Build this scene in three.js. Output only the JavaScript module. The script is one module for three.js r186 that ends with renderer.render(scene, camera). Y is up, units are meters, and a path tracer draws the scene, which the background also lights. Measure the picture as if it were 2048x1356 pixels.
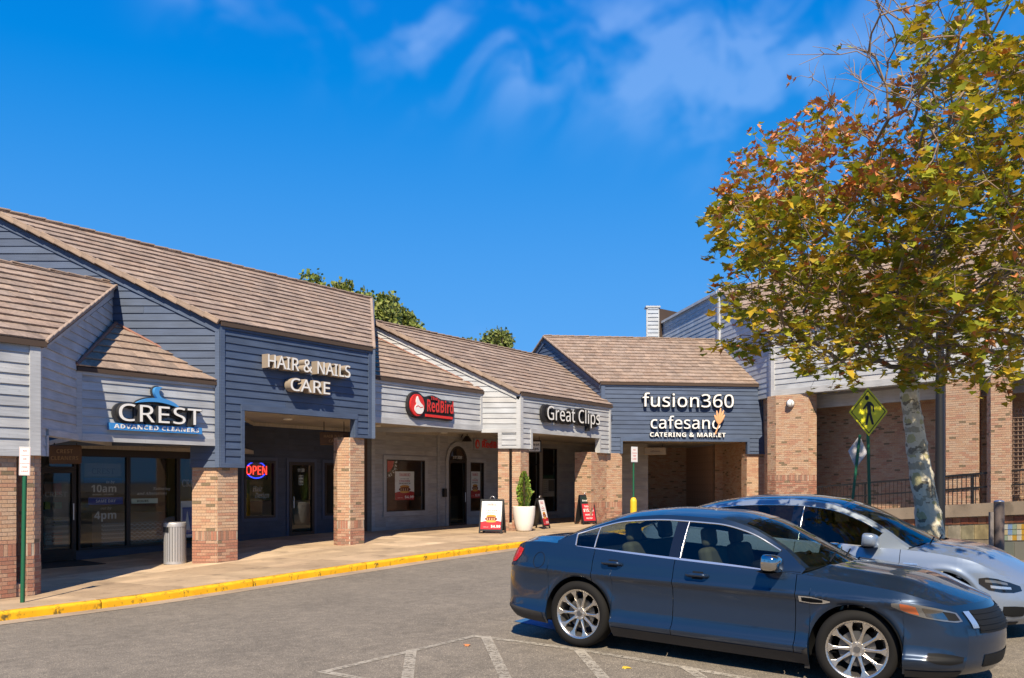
import * as THREE from 'three';
import { mergeGeometries } from 'three/addons/utils/BufferGeometryUtils.js';
import { RoundedBoxGeometry } from 'three/addons/geometries/RoundedBoxGeometry.js';
import { FontLoader } from 'three/addons/loaders/FontLoader.js';
import { TextGeometry } from 'three/addons/geometries/TextGeometry.js';

// ---------------------------------------------------------------- camera, sky, sun, exposure
const F = 1800, CX = 1024, HY = 965, EYE = 1.66;              // focal length (px of a 2048 px frame), principal point, eye height
const scene = new THREE.Scene();
const camera = new THREE.PerspectiveCamera(2 * Math.atan(HY / F) * 180 / Math.PI, 2048 / (2 * HY), 0.1, 3000);
camera.setViewOffset(2048, 2 * HY, 0, 0, 2048, 1356);
camera.position.set(0, EYE, 0);
camera.lookAt(0, EYE, -10);
const renderer = new THREE.WebGLRenderer({ antialias: true });
renderer.setSize(1024, 678);
renderer.toneMapping = THREE.LinearToneMapping;
renderer.toneMappingExposure = 1.56;
renderer.shadowMap.enabled = true;

let seed = 20240917;
const rnd = () => { seed |= 0; seed = seed + 0x6D2B79F5 | 0; let t = Math.imul(seed ^ seed >>> 15, 1 | seed); t = t + Math.imul(t ^ t >>> 7, 61 | t) ^ t; return ((t ^ t >>> 14) >>> 0) / 4294967296; };
const rr = (a, b) => a + (b - a) * rnd();
const pick = a => a[Math.floor(rnd() * a.length) % a.length];
const lerp = (a, b, t) => a + (b - a) * t, clamp = (x, a = 0, b = 1) => Math.min(b, Math.max(a, x));
const sstep = (a, b, x) => { const t = clamp((x - a) / (b - a)); return t * t * (3 - 2 * t); };
// value noise, tileable in period p
const hsh = (x, y, s) => { let h = Math.imul(x, 374761393) + Math.imul(y, 668265263) + Math.imul(s, 974634777); h = Math.imul(h ^ h >>> 13, 1274126177); return ((h ^ h >>> 16) >>> 0) / 4294967296; };
function vnoise(x, y, p, s = 0) {
  const xi = Math.floor(x), yi = Math.floor(y), fx = x - xi, fy = y - yi, u = fx * fx * (3 - 2 * fx), v = fy * fy * (3 - 2 * fy), m = a => ((a % p) + p) % p;
  return lerp(lerp(hsh(m(xi), m(yi), s), hsh(m(xi + 1), m(yi), s), u), lerp(hsh(m(xi), m(yi + 1), s), hsh(m(xi + 1), m(yi + 1), s), u), v);
}
const fbm = (x, y, p, o = 4, s = 0) => { let a = 0, w = .5, n = 0; for (let i = 0; i < o; i++) { a += w * vnoise(x, y, p, s + i); n += w; x *= 2; y *= 2; p *= 2; w *= .5; } return a / n; };

// clear autumn sky with thin cirrus, air and clouds only
{
  const w = 2048, h = 1024, data = new Float32Array(w * h * 4);
  for (let j = 0; j < h; j++) {
    const el = ((j + .5) / h - .5) * Math.PI;
    for (let i = 0; i < w; i++) {
      const ph = ((i + .5) / w - .5) * 2 * Math.PI, x = Math.cos(ph) * Math.cos(el), z = Math.sin(ph) * Math.cos(el), az = Math.atan2(x, -z);
      const e = Math.max(el, 0), t = sstep(0.0, .62, e), t2 = sstep(.5, 1.5, e);
      let c = [.001 + .115 * Math.pow(Math.max(0, 1 - t / .76), 1.2), lerp(lerp(.38, .164, Math.pow(t, .85)), .10, t2), lerp(lerp(.80, .61, t), .45, t2)];
      // cirrus: streaks drawn out along one direction, thickest in patches
      const u = az * 1.0 - e * .5, v = e + az * .15;
      const warp = fbm(az * 2 + 40, e * 2 + 40, 1024, 3, 11) - .5;
      const a1 = az * .93 + e * .36, a2 = e * .93 - az * .36, w2 = fbm(az * 7 + 12, e * 7 + 12, 4096, 3, 17) - .5;
      const st = fbm(a1 * 5 + 60 + warp * 3 + w2 * .8, a2 * 21 + 60 + warp * 7 + w2 * 2.2, 8192, 7, 5) * .62 + fbm(az * 26 + 7 + w2 * 3, e * 30 + 7 + w2 * 3, 8192, 4, 6) * .38;
      const patch = fbm(az * 2.2 + 71.3, e * 3.1 + 33.7, 1024, 3, 23);
      const band = Math.exp(-Math.pow((v - .448 + warp * .05) / .062, 2)) * sstep(-.30, -.08, az) * (1 - sstep(.32, .55, az));
      const wisp = Math.exp(-Math.pow((e - .475) / .035, 2) - Math.pow((az + .325) / .05, 2)) * .55;
      let cl = sstep(.40, .72, st) * clamp(sstep(.52, .78, patch) * .55 + band * 1.0 + wisp) * sstep(.02, .2, e);
      cl = Math.min(.34, cl * .42);
      c = [lerp(c[0], .52, cl * .72), lerp(c[1], .66, cl * .78), lerp(c[2], .93, cl)];
      if (el < 0) { const d = sstep(0, .12, -el); c = [lerp(c[0], .16, d), lerp(c[1], .14, d), lerp(c[2], .12, d)]; }
      data.set([c[0] * .76, c[1] * .76, c[2] * .76, 1], (j * w + i) * 4);
    }
  }
  const sky = new THREE.DataTexture(data, w, h, THREE.RGBAFormat, THREE.FloatType);
  sky.mapping = THREE.EquirectangularReflectionMapping; sky.magFilter = sky.minFilter = THREE.LinearFilter; sky.wrapS = THREE.RepeatWrapping; sky.needsUpdate = true;
  scene.background = sky; scene.environment = sky;
}
const SUN = new THREE.Vector3(-.03, .735, .675).normalize();
const sun = new THREE.DirectionalLight(new THREE.Color(1.0, .88, .69), 5.0);
sun.position.copy(SUN).multiplyScalar(80); sun.target.position.set(0, 0, -18);
sun.position.add(sun.target.position);
sun.castShadow = true; sun.shadow.mapSize.set(4096, 4096);
Object.assign(sun.shadow.camera, { left: -45, right: 45, top: 45, bottom: -45, near: 1, far: 220 });
scene.add(sun, sun.target);

// ---------------------------------------------------------------- helpers
const V3 = (x, y, z) => new THREE.Vector3(x, y, z);
const taken = {};
const numbered = n => { const k = taken[n] = (taken[n] ?? -1) + 1; return k ? `${n}_${String(k).padStart(3, '0')}` : n; };
function finish(o) { o.castShadow = true; o.receiveShadow = true; return o; }
function mesh(name, geo, mat, parent) { const m = finish(new THREE.Mesh(geo, mat)); m.name = parent ? name : numbered(name); (parent || scene).add(m); return m; }
function tag(o, label, category, group) { o.userData.label = label; o.userData.category = category; if (group) o.userData.group = group; return o; }
function struct(o) { o.userData.kind = 'structure'; return o; }
function thing(name, label, category, pos = [0, 0, 0], group) { const o = new THREE.Group(); o.name = numbered(name); o.position.set(...pos); scene.add(o); return tag(o, label, category, group); }
function clean(g) { for (const k of Object.keys(g.attributes)) if (!['position', 'normal', 'uv'].includes(k)) g.deleteAttribute(k); return g.index ? g.toNonIndexed() : g; }
const merge = gs => mergeGeometries(gs.map(g => clean(g)), false);
const part = (name, gs, mat, parent) => mesh(name, gs.length > 1 ? merge(gs) : gs[0], mat, parent);
// many alike pieces: the largest in view each a mesh, the rest one joined part
function emit(parent, name, items, cap = 290) {
  items.sort((a, b) => b.size - a.size);
  items.slice(0, cap).forEach(it => { const m = mesh(name, it.geo, it.mat, parent); if (it.mtx) { m.applyMatrix4(it.mtx); } });
  const rest = items.slice(cap); if (!rest.length) return;
  const mats = [...new Set(rest.map(r => r.mat))];
  const gs = mats.map(mt => merge(rest.filter(r => r.mat === mt).map(r => { const g = r.geo.clone(); if (r.mtx) g.applyMatrix4(r.mtx); return g; })));
  const g = mergeGeometries(gs, true);
  const m = mesh(name + '_field', g, mats, parent); m.userData.kind = 'stuff';
}
const px3 = (px, py, d) => V3((px - CX) / F * d, EYE - (py - HY) / F * d, -d);
// vertical planes: point (X, depth), direction angle from the view axis (degrees, clockwise from above)
function plane(X, D, deg) {
  const a = deg * Math.PI / 180, d = [Math.sin(a), Math.cos(a)]; let n = [Math.cos(a), -Math.sin(a)];
  if (n[0] * -X + n[1] * -D < 0) n = [-n[0], -n[1]];
  return { X, D, d, n };
}
const offPlane = (p, o) => ({ ...p, X: p.X + p.n[0] * o, D: p.D + p.n[1] * o });
const sAt = (p, px) => { const k = (px - CX) / F; return (k * p.D - p.X) / (p.d[0] - k * p.d[1]); };
const dAt = (p, px) => p.D + p.d[1] * sAt(p, px);
const SY = (p, px, py) => { const s = sAt(p, px); return [s, EYE - (py - HY) / F * (p.D + p.d[1] * s)]; };
const W = (p, s, Y, off = 0) => V3(p.X + p.d[0] * s + p.n[0] * off, Y, -(p.D + p.d[1] * s + p.n[1] * off));
const planeMatrix = (p, s, Y, off = 0) => { const x = V3(p.d[0], 0, -p.d[1]), y = V3(0, 1, 0), z = x.clone().cross(y); const m = new THREE.Matrix4().makeBasis(x, y, z); m.setPosition(W(p, s, Y, off)); return m; };
// convex polygon clipping: keep a*x + b*y <= c
function clip(poly, a, b, c) {
  const out = [];
  for (let i = 0; i < poly.length; i++) {
    const p = poly[i], q = poly[(i + 1) % poly.length], fp = a * p[0] + b * p[1] - c, fq = a * q[0] + b * q[1] - c;
    if (fp <= 0) out.push(p);
    if ((fp < 0 && fq > 0) || (fp > 0 && fq < 0)) { const t = fp / (fp - fq); out.push([lerp(p[0], q[0], t), lerp(p[1], q[1], t)]); }
  }
  return out;
}
const area = P => { let a = 0; for (let i = 0; i < P.length; i++) { const p = P[i], q = P[(i + 1) % P.length]; a += p[0] * q[1] - q[0] * p[1]; } return a / 2; };
// prism over a convex polygon: at(x, y, lift) gives the world point; lift(x, y) the height of the front face
function prism(poly, at, lift, base, uv = (x, y) => [x, y]) {
  if (area(poly) < 0) poly = [...poly].reverse();
  const pos = [], uvs = [], n = poly.length, fr = poly.map(p => at(p[0], p[1], lift(p[0], p[1]))), bk = poly.map(p => at(p[0], p[1], typeof base === 'function' ? base(p[0], p[1]) : base));
  const tri = (a, b, c, ua, ub, uc) => { pos.push(a.x, a.y, a.z, b.x, b.y, b.z, c.x, c.y, c.z); uvs.push(...ua, ...ub, ...uc); };
  const U = poly.map(p => uv(p[0], p[1]));
  for (let i = 1; i < n - 1; i++) tri(fr[0], fr[i], fr[i + 1], U[0], U[i], U[i + 1]);
  for (let i = 0; i < n; i++) { const j = (i + 1) % n; tri(bk[i], bk[j], fr[j], U[i], U[j], U[j]); tri(bk[i], fr[j], fr[i], U[i], U[j], U[i]); }
  const g = new THREE.BufferGeometry(); g.setAttribute('position', new THREE.Float32BufferAttribute(pos, 3)); g.setAttribute('uv', new THREE.Float32BufferAttribute(uvs, 2)); g.computeVertexNormals(); return g;
}
// slab on a vertical plane
const slab = (p, poly, off, base = -.02) => prism(poly, (s, y, o) => W(p, s, y, o), () => off, base);
function bar(p, a, b, w, off, base = -.01) { // straight strip from a to b ([s, Y]) of width w, centred
  const dx = b[0] - a[0], dy = b[1] - a[1], l = Math.hypot(dx, dy), nx = -dy / l * w / 2, ny = dx / l * w / 2;
  return slab(p, [[a[0] - nx, a[1] - ny], [b[0] - nx, b[1] - ny], [b[0] + nx, b[1] + ny], [a[0] + nx, a[1] + ny]], off, base);
}
const rect = (s0, y0, s1, y1) => [[s0, y0], [s1, y0], [s1, y1], [s0, y1]];
function boxAt(x, y, z, w, h, d, turn = 0) { const g = new THREE.BoxGeometry(w, h, d); g.rotateY(turn); g.translate(x, y, z); return g; }
function rod(a, b, r, seg = 10, r2 = r) { const d = b.clone().sub(a), g = new THREE.CylinderGeometry(r2, r, d.length(), seg); g.applyQuaternion(new THREE.Quaternion().setFromUnitVectors(V3(0, 1, 0), d.clone().normalize())); g.translate((a.x + b.x) / 2, (a.y + b.y) / 2, (a.z + b.z) / 2); return g; }
function squareRod(a, b, w) { const g = rod(a, b, w * .7071, 4); return g; }
function grid(nu, nv, f, wrapUV = [1, 1]) { // surface from f(u, v), smooth normals
  const pos = [], uv = [], idx = [];
  for (let j = 0; j <= nv; j++) for (let i = 0; i <= nu; i++) { const p = f(i / nu, j / nv); pos.push(p.x, p.y, p.z); uv.push(i / nu * wrapUV[0], j / nv * wrapUV[1]); }
  for (let j = 0; j < nv; j++) for (let i = 0; i < nu; i++) { const a = j * (nu + 1) + i, b = a + 1, c = a + nu + 1, d = c + 1; idx.push(a, b, d, a, d, c); }
  const g = new THREE.BufferGeometry(); g.setAttribute('position', new THREE.Float32BufferAttribute(pos, 3)); g.setAttribute('uv', new THREE.Float32BufferAttribute(uv, 2)); g.setIndex(idx); g.computeVertexNormals(); return g;
}

// ---------------------------------------------------------------- textures and materials
function dataTex(n, f, srgb = true, rep) { // f(x, y) in 0..1 -> [r, g, b] 0..255
  const d = new Uint8Array(n * n * 4);
  for (let j = 0; j < n; j++) for (let i = 0; i < n; i++) { const c = f(i / n, j / n), k = (j * n + i) * 4; d[k] = c[0]; d[k + 1] = c[1]; d[k + 2] = c[2]; d[k + 3] = 255; }
  const t = new THREE.DataTexture(d, n, n); t.wrapS = t.wrapT = THREE.RepeatWrapping; t.magFilter = THREE.LinearFilter; t.minFilter = THREE.LinearMipmapLinearFilter; t.generateMipmaps = true;
  if (srgb) t.colorSpace = THREE.SRGBColorSpace; if (rep) t.repeat.set(rep, rep); t.needsUpdate = true; return t;
}
const gray = v => { v = clamp(v) * 255; return [v, v, v]; };
const T = {
  board: dataTex(512, (x, y) => { const g = fbm(x * 6, y * 90, 6, 3, 3), s = fbm(x * 3, y * 3, 3, 4, 8); const sp = vnoise(x * 60, y * 60, 60, 5) > .93 ? -.06 : 0; return gray(.86 + (g - .5) * .16 + (s - .5) * .18 + sp); }, true, .5),
  boardBump: dataTex(512, (x, y) => gray(fbm(x * 5, y * 110, 5, 3, 3)), false, .5),
  rough: dataTex(256, (x, y) => gray(.5 + (fbm(x * 16, y * 16, 16, 4, 9) - .5) * 1.2), false, 2),
  grit: dataTex(512, (x, y) => gray(.80 + (fbm(x * 8, y * 8, 8, 5, 2) - .5) * .35 + (hsh(Math.floor(x * 512), Math.floor(y * 512), 4) - .5) * .16), true, 1),
  asphalt: dataTex(1024, (x, y) => {
    const big = fbm(x * 4, y * 4, 4, 4, 31) - .5, mid = fbm(x * 40, y * 40, 40, 3, 32) - .5, st = hsh(Math.floor(x * 512), Math.floor(y * 512), 33);
    let v = .60 + big * .07 + mid * .13 + (st - .5) * .17 + (st > .965 ? .22 : 0) + (st < .03 ? -.16 : 0);
    return [v * 255 * 1.0, v * 255 * .97, v * 255 * .925];
  }, true, .25),
  asphaltBump: dataTex(512, (x, y) => gray(hsh(Math.floor(x * 256), Math.floor(y * 256), 33) * .5 + fbm(x * 60, y * 60, 60, 2, 32) * .5), false, .5),
  concrete: dataTex(1024, (x, y) => {
    const big = fbm(x * 5, y * 5, 5, 5, 41) - .5, fine = hsh(Math.floor(x * 700), Math.floor(y * 700), 42) - .5, st = sstep(.62, .8, fbm(x * 9, y * 9, 9, 4, 43)), spot = vnoise(x * 60, y * 60, 60, 44) > .93 ? 1 : 0;
    const v = .84 + big * .24 + fine * .10 - st * .10 - spot * .10; return [v * 255, v * 250, v * 243];
  }, true, .35),
  yellow: dataTex(512, (x, y) => {
    const w = sstep(.56, .74, fbm(x * 9, y * 11, 9, 5, 51)) * sstep(.35, .7, fbm(x * 60, y * 60, 60, 3, 54)), s = sstep(.60, .74, fbm(x * 26, y * 30, 26, 4, 52)), b = (fbm(x * 12, y * 12, 12, 3, 53) - .5) * 30, k = clamp(w * .8 + s * .45);
    return [lerp(240 + b, 92, k), lerp(178 + b, 80, k), lerp(12, 46, k)];
  }, true, .6),
  tile: dataTex(512, (x, y) => { const g = fbm(x * 30, y * 30, 30, 4, 61) - .5, b = fbm(x * 3, y * 3, 3, 3, 62) - .5, d = hsh(Math.floor(x * 512), Math.floor(y * 512), 63) - .5; return gray(.82 + g * .22 + b * .22 + d * .12); }, true, .7),
  brick: dataTex(256, (x, y) => gray(.82 + (fbm(x * 14, y * 14, 14, 4, 71) - .5) * .5 + (hsh(Math.floor(x * 256), Math.floor(y * 256), 72) - .5) * .12), true, 3),
  bark: dataTex(1024, (x, y) => {
    const a = fbm(x * 5, y * 9, 5, 4, 81), b = fbm(x * 9 + 3.3, y * 14 + 1.2, 9, 4, 82), n = (fbm(x * 40, y * 40, 40, 3, 83) - .5) * 22;
    let c = [228, 218, 194]; if (a > .58) c = [184, 174, 150]; if (b > .63) c = [138, 128, 110]; if (a < .33) c = [200, 190, 142]; return [c[0] + n, c[1] + n, c[2] + n];
  }),
  waves: dataTex(512, (x, y) => { const w = Math.sin((y * 9 + .25 * Math.sin(x * Math.PI * 12)) * Math.PI * 2); return gray(.55 + .3 * sstep(-.2, .6, w)); }, true, 1),
};
const lin = (r, g, b) => new THREE.Color().setRGB(r, g, b);
const std = (c, o = {}) => new THREE.MeshStandardMaterial({ color: c, roughness: .8, ...o });
const phys = (c, o = {}) => new THREE.MeshPhysicalMaterial({ color: c, roughness: .5, ...o });
const tones = (base, ks, o) => ks.map(k => std(lin(base[0] * k[0], base[1] * k[1], base[2] * k[2]), o));
const siding = { map: T.board, bumpMap: T.boardBump, bumpScale: .0015, roughness: .62 };
const KS = [[1, 1, 1], [.92, .93, .95], [1.07, 1.06, 1.05], [.97, 1.0, 1.03], [1.02, .99, .95]];
const M = {
  grey: tones([.58, .585, .59], KS, siding), white: tones([.66, .655, .64], KS, siding), blue: tones([.082, .118, .198], KS, siding), pale: tones([.50, .55, .62], KS, siding),
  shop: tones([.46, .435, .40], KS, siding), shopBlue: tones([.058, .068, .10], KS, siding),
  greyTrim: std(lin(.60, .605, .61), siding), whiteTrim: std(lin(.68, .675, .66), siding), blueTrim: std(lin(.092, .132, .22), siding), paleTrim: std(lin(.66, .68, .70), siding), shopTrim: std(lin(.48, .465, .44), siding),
  soffit: std(lin(.62, .54, .43), { map: T.board, roughness: .9 }), bronze: std(lin(.030, .021, .016), { roughness: .45, metalness: .3 }), dark: std(lin(.012, .011, .011), { roughness: .7 }),
  tile: tones([.445, .325, .245], [[1, 1, 1], [.90, .90, .91], [1.10, 1.09, 1.07], [.97, .93, .90], [1.04, 1.06, 1.08]], { map: T.tile, bumpMap: T.rough, bumpScale: .003, roughness: .9 }),
  rake: tones([.445, .325, .245], [[1, 1, 1], [.92, .92, .93], [1.08, 1.07, 1.05]], { map: T.tile, roughness: .9 }),
  deck: std(lin(.07, .045, .032), { roughness: .95 }), flash: std(lin(.24, .10, .065), { roughness: .6 }),
  brickTop: [[.78, .50, .31], [.73, .44, .27], [.80, .55, .36], [.70, .38, .24], [.76, .51, .34], [.33, .24, .14], [.78, .48, .30]].map(c => std(lin(...c), { map: T.brick, bumpMap: T.rough, bumpScale: .002, roughness: .92 })),
  brickBase: [[.62, .30, .19], [.56, .25, .16], [.65, .36, .235], [.52, .25, .165], [.68, .42, .28], [.42, .25, .17]].map(c => std(lin(...c), { map: T.brick, bumpMap: T.rough, bumpScale: .002, roughness: .92 })),
  mortar: std(lin(.66, .56, .43), { map: T.grit, roughness: .95 }),
  glass: phys(lin(.80, .84, .83), { transmission: 1, thickness: 0, roughness: .015, ior: 1.52 }),
  asphalt: std(lin(.53, .475, .40), { map: T.asphalt, bumpMap: T.asphaltBump, bumpScale: .006, roughness: .93 }),
  slab: [[.62, .46, .30], [.52, .38, .245], [.74, .56, .375], [.57, .425, .275]].map(c => std(lin(...c), { map: T.concrete, bumpMap: T.rough, bumpScale: .002, roughness: .92 })),
  gutter: std(lin(.50, .39, .28), { map: T.concrete, roughness: .93 }), kerb: std(lin(.95, .95, .95), { map: T.yellow, roughness: .75 }),
  concrete: std(lin(.68, .53, .36), { map: T.concrete, roughness: .9 }),
  paint: std(lin(.58, .55, .48), { map: T.concrete, roughness: .85 }),
  green: std(lin(.012, .11, .05), { roughness: .45, metalness: .1 }), black: std(lin(.012, .012, .013), { roughness: .5 }), steel: std(lin(.55, .55, .56), { roughness: .35, metalness: .9 }),
  wood: std(lin(.13, .065, .028), { map: T.board, roughness: .7 }), matBlack: std(lin(.02, .018, .016), { roughness: 1 }), lens: std(lin(.8, .78, .7), { roughness: .4 }),
};
const box2 = (n) => n;
function canvasTex(w, h, draw) { const c = document.createElement('canvas'); c.width = w; c.height = h; const x = c.getContext('2d'); draw(x, w, h); const t = new THREE.CanvasTexture(c); t.colorSpace = THREE.SRGBColorSpace; t.anisotropy = 8; return t; }
const font = await new FontLoader().loadAsync('fonts/droid/droid_sans_bold.typeface.json');
const fontR = await new FontLoader().loadAsync('fonts/droid/droid_sans_regular.typeface.json');
// ---------------------------------------------------------------- ground: a smooth surface through measured heights (thin plate)
const UD = [Math.sin(35 * Math.PI / 180), Math.cos(35 * Math.PI / 180)], ND = [UD[1], -UD[0]];    // along the shop fronts, and out of them
const along = (t, c) => [c * ND[0] + t * UD[0], c * ND[1] + t * UD[1]];
const ctrl = [[-8.17, 15.5, -.28], [-6.3, 20.5, -.13], [-3.9, 24.2, .05], [-.26, 28.5, .09], [4, 33.5, .15], [-10.6, 22, -.25], [-9.3, 24, -.18], [-7.9, 26, -.02], [-5.5, 29.4, .06], [0, 35, .12],
  [-7.6, 13.4, -.25], [-6.27, 15.18, -.27], [-5.1, 16.86, -.19], [-3.54, 19.08, -.12], [-2.05, 21.2, -.05], [-.82, 22.96, 0], [.22, 24.4, .02], [.755, 9.78, .045], [3.11, 8.14, -.09], [2.8, 12.9, .09], [5.3, 10.9, .06],
  [0, 0, -.05], [-15, 10, -.42], [8, 3, -.15], [-8, 3, -.25], [14, 14, 0], [12, 30, .12], [20, 22, .1], [-20, 25, -.3], [0, 60, .2], [-12, 45, 0], [20, 50, .2], [0, -20, -.1], [-25, -10, -.4], [25, -5, -.1]];
const tps = (() => {
  const n = ctrl.length, N = n + 3, A = [], k = r2 => r2 > 0 ? r2 * Math.log(r2) * .5 : 0;
  for (let i = 0; i < N; i++) A.push(new Float64Array(N + 1));
  for (let i = 0; i < n; i++) { for (let j = 0; j < n; j++) A[i][j] = k((ctrl[i][0] - ctrl[j][0]) ** 2 + (ctrl[i][1] - ctrl[j][1]) ** 2) + (i === j ? 6 : 0); A[i][n] = A[n][i] = 1; A[i][n + 1] = A[n + 1][i] = ctrl[i][0]; A[i][n + 2] = A[n + 2][i] = ctrl[i][1]; A[i][N] = ctrl[i][2]; }
  for (let c = 0; c < N; c++) { let p = c; for (let r = c; r < N; r++) if (Math.abs(A[r][c]) > Math.abs(A[p][c])) p = r; [A[c], A[p]] = [A[p], A[c]]; for (let r = 0; r < N; r++) if (r !== c) { const f = A[r][c] / A[c][c]; if (f) for (let q = c; q <= N; q++) A[r][q] -= f * A[c][q]; } }
  const w = A.map((r, i) => r[N] / r[i]);
  return (x, y) => { let s = w[n] + w[n + 1] * x + w[n + 2] * y; for (let i = 0; i < n; i++) s += w[i] * k((x - ctrl[i][0]) ** 2 + (y - ctrl[i][1]) ** 2); return s; };
})();
const gY = (X, D) => { const r = Math.hypot(X, D - 18), f = sstep(32, 60, r); return f >= 1 ? -.05 : lerp(tps(X, D), -.05, f); };      // walking level
const roadY = (X, D) => gY(X, D) - .14;
const onRoad = (px, py, lift = 0) => { let D = 12, X = 0; for (let i = 0; i < 30; i++) { X = (px - CX) / F * D; D = lerp(D, (EYE - roadY(X, D)) * F / (py - HY), .7); } return V3(X, roadY(X, D) + lift, -D); };
const onWalk = (px, py) => { let D = 18, X = 0; for (let i = 0; i < 30; i++) { X = (px - CX) / F * D; D = lerp(D, (EYE - gY(X, D)) * F / (py - HY), .7); } return V3(X, gY(X, D), -D); };
{
  const ax = []; for (let i = -40; i <= 40; i++) ax.push(i * .9); for (const o of [48, 64, 90, 140, 240, 500, 1200]) { ax.push(o); ax.unshift(-o); }
  const n = ax.length, pos = [], uv = [], idx = [];
  for (let j = 0; j < n; j++) for (let i = 0; i < n; i++) { const X = ax[i], D = 18 + ax[j]; pos.push(X, roadY(X, D), -D); uv.push(X, D); }
  for (let j = 0; j < n - 1; j++) for (let i = 0; i < n - 1; i++) { const a = j * n + i; idx.push(a, a + 1, a + n + 1, a, a + n + 1, a + n); }
  const g = new THREE.BufferGeometry(); g.setAttribute('position', new THREE.Float32BufferAttribute(pos, 3)); g.setAttribute('uv', new THREE.Float32BufferAttribute(uv, 2)); g.setIndex(idx); g.computeVertexNormals();
  struct(mesh('ground', g, M.asphalt));
}
const KERB = -13.85;
{
  // sidewalk slabs, each with its own edges
  const walk = struct(mesh('sidewalk', grid(46, 10, (u, v) => { const [X, D] = along(lerp(-14, 36, u), lerp(KERB - .16, -23.6, v)); return V3(X, gY(X, D) - .045, -D); }, [50, 10]), std(lin(.16, .13, .10), { map: T.concrete })));
  const items = []; let t = -13;
  const rows = [[KERB - .17, -15.35], [-15.35, -16.85], [-16.85, -18.35], [-18.35, -19.9], [-19.9, -21.5], [-21.5, -23.5]];
  for (; t < 35; t += 1.52) rows.forEach(([c0, c1], r) => {
    const g = prism(rect(t + .006, c1 + .006, t + 1.514, c0 - .006), (a, c, o) => { const [X, D] = along(a, c); return V3(X, gY(X, D) + o, -D); }, () => 0, -.06, (a, c) => [a + r * 3.1, c + t * .7]);
    items.push({ geo: g, mat: M.slab[[0, 1, 3, 1, 0, 3, 2][Math.floor(rnd() * 7)]], size: 1 / Math.hypot(...along(t, c0)) });
  });
  emit(walk, 'paving_slab', items);
  // kerb stones with rounded nose, yellow paint
  const kerb = struct(mesh('kerb', grid(40, 1, (u, v) => { const [X, D] = along(lerp(-14, 36, u), lerp(KERB - .02, KERB - .14, v)); return V3(X, gY(X, D) - .03, -D); }), M.gutter));
  for (let a = -13.2; a < 35; a += 3.05) {
    const prof = [[-.005, -.20], [.0, -.05], [-.012, -.015], [-.04, .0], [-.155, .004], [-.158, -.1]];
    mesh('kerb_stone', grid(6, prof.length - 1, (u, v) => { const q = prof[Math.round(v * (prof.length - 1))], [X, D] = along(lerp(a + .006, a + 3.04, u), KERB + q[0]); return V3(X, gY(X, D) + q[1], -D); }, [3.05, .4]), M.kerb, kerb); { const uv = kerb.children[kerb.children.length - 1].geometry.attributes.uv, du = rr(0, 9), dv = rr(0, 9); for (let i = 0; i < uv.count; i++) uv.setXY(i, uv.getX(i) + du, uv.getY(i) + dv); }
  }
  // concrete gutter pan
  const gut = struct(mesh('gutter', grid(60, 1, (u, v) => { const [X, D] = along(lerp(-14, 36, u), lerp(KERB + .42, KERB + .0, v)); return V3(X, roadY(X, D) + .006, -D); }, [50, .45]), M.gutter));
}
// painted lines on the asphalt
function stripe(a, b, w, mat, name = 'parking_line', n = 8) {
  const A = onRoad(...a), B = onRoad(...b), d = B.clone().sub(A).setY(0).normalize(), s = V3(-d.z, 0, d.x).multiplyScalar(w / 2);
  return mesh(name, grid(n, 1, (u, v) => { const p = A.clone().lerp(B, u).addScaledVector(s, v * 2 - 1); p.y = roadY(p.x, -p.z) + .005; return p; }, [A.distanceTo(B), w]), mat);
}
const worn = std(lin(.50, .46, .39), { map: T.concrete, roughness: .9, alphaMap: dataTex(512, (x, y) => { const v = fbm(x * 26, y * 26, 26, 4, 91) * .7 + hsh(Math.floor(x * 512), Math.floor(y * 512), 92) * .3; return gray(v > .40 ? 1 : 0); }, false, 1), alphaTest: .5 });
[[[640, 1346], [948, 1273], 'long worn white line running to the peak of the hatched bay'], [[942, 1272], [2010, 1443], 'worn white line from the hatched bay peak past the blue sedan'], [[652, 1345], [800, 1374], 'worn white line closing the hatched bay at its pointed corner']].forEach(([a, b, l]) => tag(stripe(a, b, .095, worn), l, 'painted line', 'white lines of the hatched bay'));
[[[823, 1300], [811, 1385], 'short white hatch stripe beside the pointed end of the bay'], [[971, 1273], [1024, 1385], 'white hatch stripe starting at the peak of the bay'], [[1158, 1301], [1232, 1385], 'white hatch stripe ending near the blue sedan\'s rear wheel'], [[1372, 1335], [1450, 1385], 'white hatch stripe alongside the blue sedan\'s doors']].forEach(([a, b, l]) => tag(stripe(a, b, .115, worn, 'hatch_stripe'), l, 'painted stripe', 'hatch stripes of the bay'));
{
  const q = [[1028, 1243], [1112, 1222], [1290, 1250], [1190, 1280]].map(p => onRoad(...p));
  const m = mesh('accessible_bay_paint', grid(4, 4, (u, v) => { const p = q[0].clone().lerp(q[1], u).lerp(q[3].clone().lerp(q[2], u), v); p.y = roadY(p.x, -p.z) + .006; return p; }), std(lin(.03, .16, .38), { map: T.grit, roughness: .8 }));
  tag(m, 'blue painted patch on the asphalt beneath the blue sedan\'s tail', 'road marking');
}
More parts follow.
